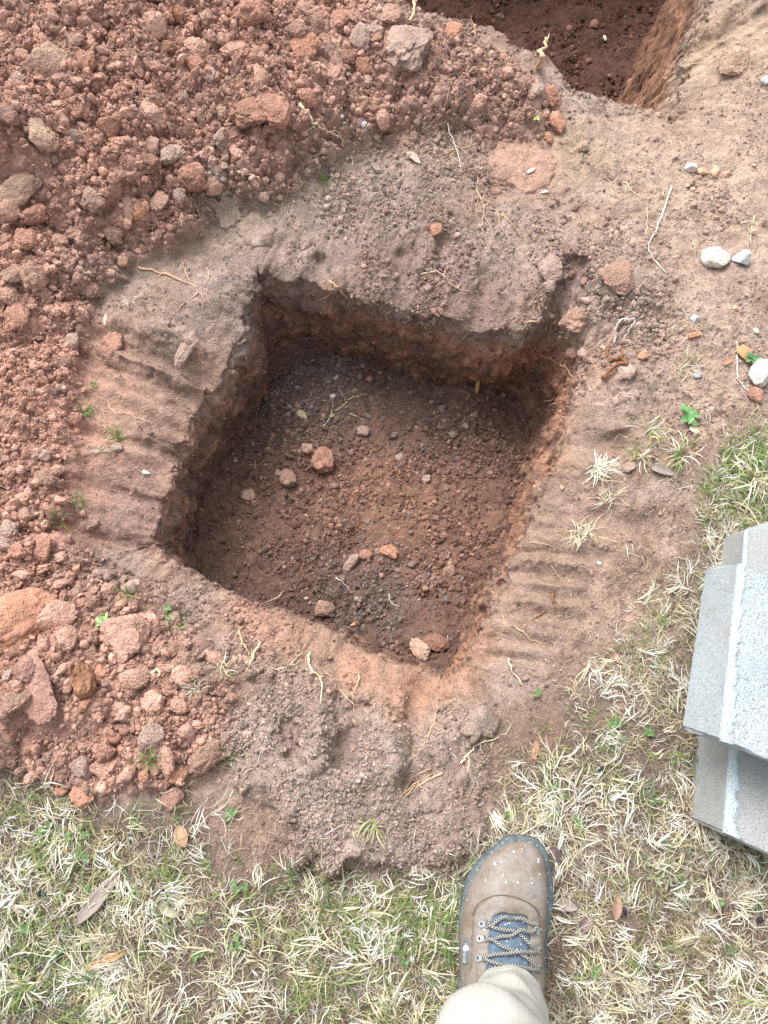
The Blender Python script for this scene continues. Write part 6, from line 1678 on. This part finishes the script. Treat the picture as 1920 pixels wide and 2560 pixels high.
def patch(name, outline, off, thick, mat, parent, holes=None, bulge=0.0, per=5, step=22):
    """a panel laid over the boot inside an outline given on the enlargement"""
    pts = smooth_path([Vector((a, b, 0)) for a, b in outline + [outline[0]]], per)[:-1] if per > 1 else [Vector((a, b, 0)) for a, b in outline]
    P2 = [Vector((p.x, p.y)) for p in pts]; nb = len(P2)
    edges = [(i, (i + 1) % nb) for i in range(nb)]
    xs_ = [p.x for p in P2]; ys_ = [p.y for p in P2]
    def inside(x, y, poly):
        c = False; j = len(poly) - 1
        for i in range(len(poly)):
            if (poly[i][1] > y) != (poly[j][1] > y) and x < (poly[j][0] - poly[i][0]) * (y - poly[i][1]) / (poly[j][1] - poly[i][1]) + poly[i][0]: c = not c
            j = i
        return c
    hb = []
    if holes:
        hp = smooth_path([Vector((a, b, 0)) for a, b in holes + [holes[0]]], per)[:-1]
        hb = [Vector((p.x, p.y)) for p in hp]
        edges += [(nb + i, nb + (i + 1) % len(hb)) for i in range(len(hb))]
    gx = [Vector((x, y)) for x in np.arange(min(xs_), max(xs_), step) for y in np.arange(min(ys_), max(ys_), step)]
    def dmin(q, poly): return min((q - p).length for p in poly)
    gp_ = [q for q in gx if inside(q.x, q.y, P2) and dmin(q, P2) > step * .5 and not (hb and (inside(q.x, q.y, hb) or dmin(q, hb) < step * .5))]
    allp = P2 + hb + gp_
    vo, eo, fo, *_ = delaunay_2d_cdt(allp, edges, [], 0, 1e-5)
    fo = [f for f in fo if inside(sum(vo[i].x for i in f) / 3, sum(vo[i].y for i in f) / 3, P2) and not (hb and inside(sum(vo[i].x for i in f) / 3, sum(vo[i].y for i in f) / 3, hb))]
    ring = P2 + hb
    V_ = []; nrm = []
    for q in vo:
        dd = dmin(q, ring)
        l, n = on_boot((q.x, q.y), 0)
        V_.append(l + n * (off + thick * (0 if dd < 1e-3 else min(1, .75 + dd / 60)) + bulge * min(1, dd / 120))); nrm.append(n)
    bm = bmesh.new(); bv = [bm.verts.new(v) for v in V_]
    for f in fo:
        try: bm.faces.new([bv[i] for i in f])
        except ValueError: pass
    bmesh.ops.recalc_face_normals(bm, faces=bm.faces)
    if bm.faces and sum(f.normal.z for f in bm.faces) < 0: bmesh.ops.reverse_faces(bm, faces=bm.faces)
    # skirt down to the boot
    be = [e for e in bm.edges if len(e.link_faces) == 1]
    r_ = bmesh.ops.extrude_edge_only(bm, edges=be)
    for v in [g for g in r_['geom'] if isinstance(g, bmesh.types.BMVert)]:
        l, n, _, _ = bvh.find_nearest(v.co); v.co = v.co - (n if n.z > 0 else -n) * (off + thick + .002)
    me = bpy.data.meshes.new(name); bm.to_mesh(me); bm.free()
    me.polygons.foreach_set('use_smooth', [True] * len(me.polygons))
    return link(name, me, mat, parent)

throat = [(655, 1075), (720, 1045), (860, 1050), (1000, 1075), (1010, 1180), (1045, 1290), (1025, 1370), (1040, 1460), (1030, 1560), (1060, 1680), (1080, 1800), (560, 1800), (585, 1640), (580, 1540), (612, 1450), (600, 1400), (640, 1330), (612, 1260), (640, 1180)]
facing = [(440, 1080), (480, 980), (560, 905), (680, 858), (820, 862), (960, 905), (1080, 975), (1135, 1060), (1160, 1180), (1178, 1320), (1178, 1600), (1170, 1850), (400, 1850), (420, 1600), (428, 1320)]
patch('lace_facing', facing, .0006, .0020, M_LEA, boot, holes=throat, step=26)
patch('tongue', [(c[0] + (8 if c[0] > 830 else -8) * 1.0, c[1]) for c in throat], .0002, .0014, M_TONG, boot, bulge=.0035, step=26)
patch('toe_seam', [(430, 1060), (468, 965), (552, 888), (678, 842), (822, 845), (965, 888), (1092, 960), (1150, 1050), (1141, 1054), (1084, 970), (961, 898), (820, 855), (680, 852), (556, 898), (475, 972), (440, 1064)], .0002, .0005, plain('seam_thread', (.10, .075, .055), .8), boot, per=3, step=60)
patch('lace_keeper', [(782, 1060), (872, 1062), (868, 1118), (784, 1116)], .0050, .0022, M_LEA, boot, per=1, step=30)

# laces: round braided cord in black and white checks
def braid():
    m, nt, N, L, b = mat_new('braided_lace')
    at = nd(N, 'ShaderNodeUVMap')
    ck = nd(N, 'ShaderNodeTexChecker'); ck.inputs['Scale'].default_value = 1.0
    ck.inputs['Color1'].default_value = (.40, .39, .35, 1); ck.inputs['Color2'].default_value = (.025, .027, .03, 1)
    L.new(at.outputs[0], ck.inputs['Vector']); L.new(ck.outputs[0], b.inputs['Base Color']); b.inputs['Roughness'].default_value = .85
    bp = nd(N, 'ShaderNodeBump', Strength=.4, Distance=.0005); L.new(ck.outputs[1], bp.inputs['Height']); L.new(bp.outputs[0], b.inputs['Normal'])
    return m
M_LACE = braid()
def lace_piece(pts3, r=.0019):
    pts = smooth_path(pts3, 10); sides = 10
    vs, fs, uv = [], [], []; L_ = 0; al = []
    for k, p in enumerate(pts):
        if k: L_ += (p - pts[k - 1]).length
        al.append(L_)
        t = (pts[min(k + 1, len(pts) - 1)] - pts[max(k - 1, 0)]).normalized()
        a = t.cross(Vector((0, 0, 1))).normalized(); b = t.cross(a)
        for s_ in range(sides):
            th = 2 * math.pi * s_ / sides
            vs.append(p + a * math.cos(th) * r * 1.18 + b * math.sin(th) * r * .8)
    for k in range(len(pts) - 1):
        for s_ in range(sides):
            fs.append((k * sides + s_, k * sides + (s_ + 1) % sides, (k + 1) * sides + (s_ + 1) % sides, (k + 1) * sides + s_))
            u0, u1 = al[k] / .0018, al[k + 1] / .0018
            uv += [(u0, s_ * .6), (u0, s_ * .6 + .6), (u1, s_ * .6 + .6), (u1, s_ * .6)]
    return vs, fs, uv
def lace(paths):
    V_, F_, U_ = [], [], []
    for p in paths:
        pts = [on_boot(c[:2], .0052 + (c[2] if len(c) > 2 else 0))[0] for c in p]
        v, f, u = lace_piece(pts)
        F_ += [tuple(i + len(V_) for i in q) for q in f]; V_ += [tuple(q) for q in v]; U_ += u
    me = bpy.data.meshes.new('lace'); me.from_pydata(V_, [], F_)
    ul = me.uv_layers.new(name='UVMap')
    ul.data.foreach_set('uv', np.array([(a + .01, b + .01) for a, b in U_], np.float32).ravel())
    me.polygons.foreach_set('use_smooth', [True] * len(F_))
    return link('lace', me, M_LACE, boot)
lace([[(600, 1115, .001), (625, 1150, .002), (680, 1125, .003), (740, 1098, .004), (790, 1090, .003)],
      [(862, 1090, .003), (930, 1098, .004), (1010, 1125, .003), (1070, 1160, .002), (1098, 1150, .001)],
      [(610, 1135, .001), (660, 1175, .003), (760, 1215, .004), (870, 1255, .003), (950, 1310, .003), (1010, 1365, .003), (1050, 1410, .002), (1085, 1430, .001)],
      [(1095, 1175, .001), (1040, 1215, .003), (930, 1255, .008), (830, 1280, .005), (730, 1300, .003), (640, 1310, .002), (590, 1300, .001)],
      [(590, 1320, .001), (660, 1350, .004), (740, 1400, .005), (830, 1440, .004), (920, 1480, .003), (990, 1530, .003), (1050, 1590, .002), (1095, 1625, .001)],
      [(1085, 1445, .001), (1020, 1460, .003), (920, 1470, .008), (800, 1475, .005), (690, 1490, .003), (600, 1505, .002), (565, 1500, .001)],
      [(565, 1520, .001), (640, 1560, .004), (730, 1595, .004), (830, 1630, .003), (930, 1680, .003)],
      [(1100, 1640, .001), (1020, 1635, .004), (900, 1625, .007), (780, 1600, .003), (700, 1620, .002), (620, 1650, .001)]])
# hooks: plate, loop, rivet
def disc(c, ru, rv, off, z, mat, nm, par):
    l, n = on_boot(c, off)
    bm = bmesh.new(); bmesh.ops.create_cone(bm, cap_ends=True, segments=20, radius1=ru, radius2=ru * .85, depth=z)
    for v in bm.verts: v.co.y *= rv
    me = bpy.data.meshes.new(nm); bm.to_mesh(me); bm.free()
    o = link(nm, me, mat, par); o.location = l; o.rotation_mode = 'QUATERNION'; o.rotation_quaternion = n.to_track_quat('Z', 'Y')
    return o
for (c, s_) in [((537, 1145), 1), ((520, 1310), 1), ((508, 1518), 1), ((1130, 1225), -1), ((1132, 1425), -1), ((1130, 1620), -1)]:
    e = empty('lace_hook'); e.parent = boot
    disc(c, .0050, 1.0, .0036, .0012, M_HOOK, 'plate', e)
    disc(c, .0021, 1.0, .0044, .0012, M_HOLE, 'rivet', e)
    lp = []
    for a in np.linspace(0, 2 * math.pi, 13):
        ccx = c[0] + s_ * (52 + 22 * math.cos(a)); ccy = c[1] + 34 * math.sin(a)
        lp.append(on_boot((ccx, ccy), .0048 + .0015 * math.cos(a))[0])
    v, f = tube_arrays(lp, [.0009] * len(lp), 6)
    m2 = bpy.data.meshes.new('ring'); m2.from_pydata([tuple(q) for q in v], [], [tuple(dict.fromkeys(q)) for q in f]); m2.polygons.foreach_set('use_smooth', [True] * len(f))
    link('ring', m2, M_HOOK, e)
    pc = (c[0] + s_ * 22, c[1])
    disc(pc, .0042, .75, .0040, .0010, M_HOOK, 'tab', e)
# rubber tag with raised lettering along the outer side
tagp = patch('side_tag', [(348, 1330), (402, 1330), (400, 1440), (393, 1580), (335, 1580), (342, 1450)], .0004, .0016, M_TAGM, boot, per=1, step=18)
def tag_text(body, c0, c1, size):
    cu = bpy.data.curves.new('tag_lettering', 'FONT'); cu.body = body; cu.size = size; cu.extrude = .0002; cu.align_x = 'LEFT'; cu.align_y = 'CENTER'
    tmp = bpy.data.objects.new('tmp', cu); COL.objects.link(tmp)
    bpy.context.view_layer.update()
    dg = bpy.context.evaluated_depsgraph_get()
    me = bpy.data.meshes.new_from_object(tmp.evaluated_get(dg)); bpy.data.objects.remove(tmp)
    me.name = 'tag_lettering'
    xs2 = [v.co.x for v in me.vertices]; W_ = max(xs2) - min(xs2); x0 = min(xs2)
    for v in me.vertices:
        t = (v.co.x - x0) / W_; w = -v.co.y / (size * .9)
        # letters run down the tag, their tops towards the laces
        c = (c0[0] + (c1[0] - c0[0]) * t - w * 38, c0[1] + (c1[1] - c0[1]) * t)
        l, n = on_boot(c, .0025 + v.co.z)
        v.co = l
    me.materials.clear()
    o = link('tag_lettering', me, M_INK, boot); return o
tag_text('Waterproof', (374, 1342), (364, 1568), .01)
patch('paint_spot', [(352, 1392), (372, 1378), (395, 1385), (398, 1420), (385, 1438), (352, 1434), (346, 1412)], .0026, .0006, M_PAINT, boot, per=2, step=20)
for (a, b, r_) in [(1135, 470, 20), (665, 505, 14), (735, 485, 8), (790, 708, 10), (915, 708, 10), (1057, 665, 8), (870, 375, 12), (852, 930, 9), (1145, 620, 8), (960, 350, 7), (372, 890, 8), (758, 630, 8), (1070, 712, 9), (680, 520, 7), (960, 1000, 8), (465, 565, 8)]:
    k = 7; ol = [(a + r_ * math.cos(6.283 * i / k) * random.uniform(.6, 1.1), b + r_ * 1.3 * math.sin(6.283 * i / k) * random.uniform(.6, 1.1)) for i in range(k)]
    patch('paint_speck', ol, .0001, .0003, M_PAINT, boot, per=2, step=40)

# trouser leg
def cloth():
    m, nt, N, L, b = mat_new('cream_cloth')
    at = nd(N, 'ShaderNodeUVMap')
    tc = nd(N, 'ShaderNodeTexCoord')
    f = nd(N, 'ShaderNodeTexNoise', Scale=24.0, Detail=4.0); L.new(tc.outputs['Object'], f.inputs['Vector'])
    f2 = nd(N, 'ShaderNodeTexNoise', Scale=900.0, Detail=2.0); L.new(tc.outputs['Object'], f2.inputs['Vector'])
    sp = nd(N, 'ShaderNodeSeparateXYZ'); L.new(at.outputs[0], sp.inputs[0])
    def line(src, per, w):
        a = nd(N, 'ShaderNodeMath', operation='MULTIPLY'); a.inputs[1].default_value = 1 / per; L.new(src, a.inputs[0])
        b_ = nd(N, 'ShaderNodeMath', operation='FRACT'); L.new(a.outputs[0], b_.inputs[0])
        c = nd(N, 'ShaderNodeMath', operation='LESS_THAN'); c.inputs[1].default_value = w; L.new(b_.outputs[0], c.inputs[0]); return c.outputs[0]
    l1, l2 = line(sp.outputs[0], .0068, .09), line(sp.outputs[1], .0068, .09)
    mx = nd(N, 'ShaderNodeMath', operation='MAXIMUM'); L.new(l1, mx.inputs[0]); L.new(l2, mx.inputs[1])
    c = mixrgb(N, L, (.47, .465, .43), (.41, .40, .36), ramp(N, L, f.outputs['Fac'], [(.4, 0.0), (.62, 1.0)]))
    c = mixrgb(N, L, c, ramp(N, L, f2.outputs['Fac'], [(.3, .88), (.7, 1.08)]), 1.0, 'MULTIPLY')
    ml = nd(N, 'ShaderNodeMath', operation='MULTIPLY'); ml.inputs[1].default_value = .45; L.new(mx.outputs[0], ml.inputs[0])
    c = mixrgb(N, L, c, (.62, .62, .60), ml.outputs[0])
    L.new(c, b.inputs['Base Color']); b.inputs['Roughness'].default_value = .9; b.inputs['Specular IOR Level'].default_value = .1
    bp = nd(N, 'ShaderNodeBump', Strength=.35, Distance=.0006); L.new(mx.outputs[0], bp.inputs['Height']); L.new(bp.outputs[0], b.inputs['Normal'])
    return m
M_CLOTH = cloth()
hx = .5 * (P(1000, 2128, .075)[0] + P(1172, 2128, .075)[0]); hw = .5 * (P(1172, 2128, .075)[0] - P(1000, 2128, .075)[0])
hy = float(P(1093, 2088, .125)[1])
rings = [(hx, hy - .088, .082, hw + .001, .088, .046), (hx - .004, hy - .092, .112, hw, .092, .044), (hx - .011, hy - .094, .15, hw, .096, .036), (hx - .020, hy - .094, .20, hw + .001, .100, .030),
         (hx - .032, hy - .094, .27, hw + .006, .104, .022), (hx - .042, hy - .096, .36, hw + .012, .106, .012), (hx - .046, hy - .10, .46, hw + .020, .108, 0), (hx - .044, hy - .14, .60, hw + .028, .112, 0), (hx - .02, hy - .18, .76, hw + .036, .12, 0)]
NR, NC = 110, 96
ra = np.array(rings); tt = np.linspace(0, 1, len(rings))
vs, fs, uvs = [], [], []
def ring_at(t): return [float(np.interp(t, tt, ra[:, k])) for k in range(6)]
for k in range(NR + 1):
    t = (k / NR) ** 1.35
    cx_, cy_, cz_, rx_, ry_, tl = ring_at(t)
    for a in range(NC):
        th = 2 * math.pi * a / NC; ca, sa = math.cos(th), math.sin(th)
        z = cz_ + tl * sa
        fold = .0045 * mnoise.noise(Vector((ca * 1.6, sa * 1.6, z * 14))) + .0022 * mnoise.noise(Vector((ca * 3.2, sa * 3.2, z * 30 + 4)))
        fold += .0028 * math.sin(z * 95 + 3.0 * ca + 2 * mnoise.noise(Vector((ca, sa, 1)))) * max(0, .5 + .5 * mnoise.noise(Vector((ca * 1.5, z * 9, 7)))) * min(1, t * 6)
        fold += .0022 * math.sin(a / NC * 44) * math.exp(-t * 25) * .35
        # slanting drag folds across the shin, and the big fold out to the left
        fold += .005 * math.exp(-((z - .205 - .05 * ca) / .016) ** 2) * max(0, sa) * 1.2
        fold += .036 * math.exp(-((z - .33 + .02 * ca) / .042) ** 2) * max(0, -ca * .8 + sa * .35) * min(1, t * 4)
        hem_in = -.0025 * math.exp(-((t - .062) / .006) ** 2)
        roll = .0012 * math.exp(-(t / .02) ** 2)
        g = 1 + (fold + hem_in + roll) / .08
        n_ = 2.3
        x = cx_ + rx_ * g * math.copysign(abs(ca) ** (2 / n_), ca); y = cy_ + ry_ * g * math.copysign(abs(sa) ** (2 / n_), sa)
        vs.append((x - PO.x, y - PO.y, z - PO.z))
peri = 2 * math.pi * .085
for k in range(NR):
    for a in range(NC):
        b = (a + 1) % NC
        fs.append((k * NC + a, k * NC + b, (k + 1) * NC + b, (k + 1) * NC + a))
        t0, t1 = (k / NR) ** 1.35 * .70, ((k + 1) / NR) ** 1.35 * .70
        u0, u1 = a / NC * peri, (a + 1) / NC * peri
        uvs += [(u0, t0), (u1, t0), (u1, t1), (u0, t1)]
fs.append(tuple(NR * NC + a for a in range(NC)))
uvs += [(0, 0)] * NC
me = bpy.data.meshes.new('trouser_leg'); me.from_pydata(vs, [], fs)
ul = me.uv_layers.new(name='UVMap'); ul.data.foreach_set('uv', np.array(uvs, np.float32).ravel())
me.polygons.foreach_set('use_smooth', [True] * len(fs))
o = link('trouser_leg', me, M_CLOTH, person)
o['label'] = 'cream checked trouser leg with a stitched hem'
so = o.modifiers.new('cloth', 'SOLIDIFY'); so.thickness = .0022; so.offset = -1
# hem stitching
k0 = int(round(NR * (.062) ** (1 / 1.35)))
st_v, st_f = [], []
for a in range(0, NC):
    for h_ in (0,):
        p = Vector(vs[k0 * NC + a]); q = Vector(vs[k0 * NC + (a + 1) % NC])
        cxv = Vector((ring_at(.062)[0] - PO.x, ring_at(.062)[1] - PO.y, p.z))
        for (s0, s1) in ((.05, .40), (.55, .90)):
            A_, B_ = p.lerp(q, s0), p.lerp(q, s1)
            nn = (A_ - cxv).normalized()
            v, f = tube_arrays([A_ + nn * .0004, (A_ + B_) / 2 + nn * .0009, B_ + nn * .0004], [.0004, .0005, .0004], 4)
            st_f += [tuple(i + len(st_v) for i in dict.fromkeys(qq)) for qq in f]; st_v += [tuple(w) for w in v]
me = bpy.data.meshes.new('hem_stitching'); me.from_pydata(st_v, [], st_f)
link('hem_stitching', me, plain('stitch_thread', (.30, .24, .16), .8), o)

# the measuring surface is no longer needed
bpy.data.objects.remove(full); bpy.data.meshes.remove(full_me)
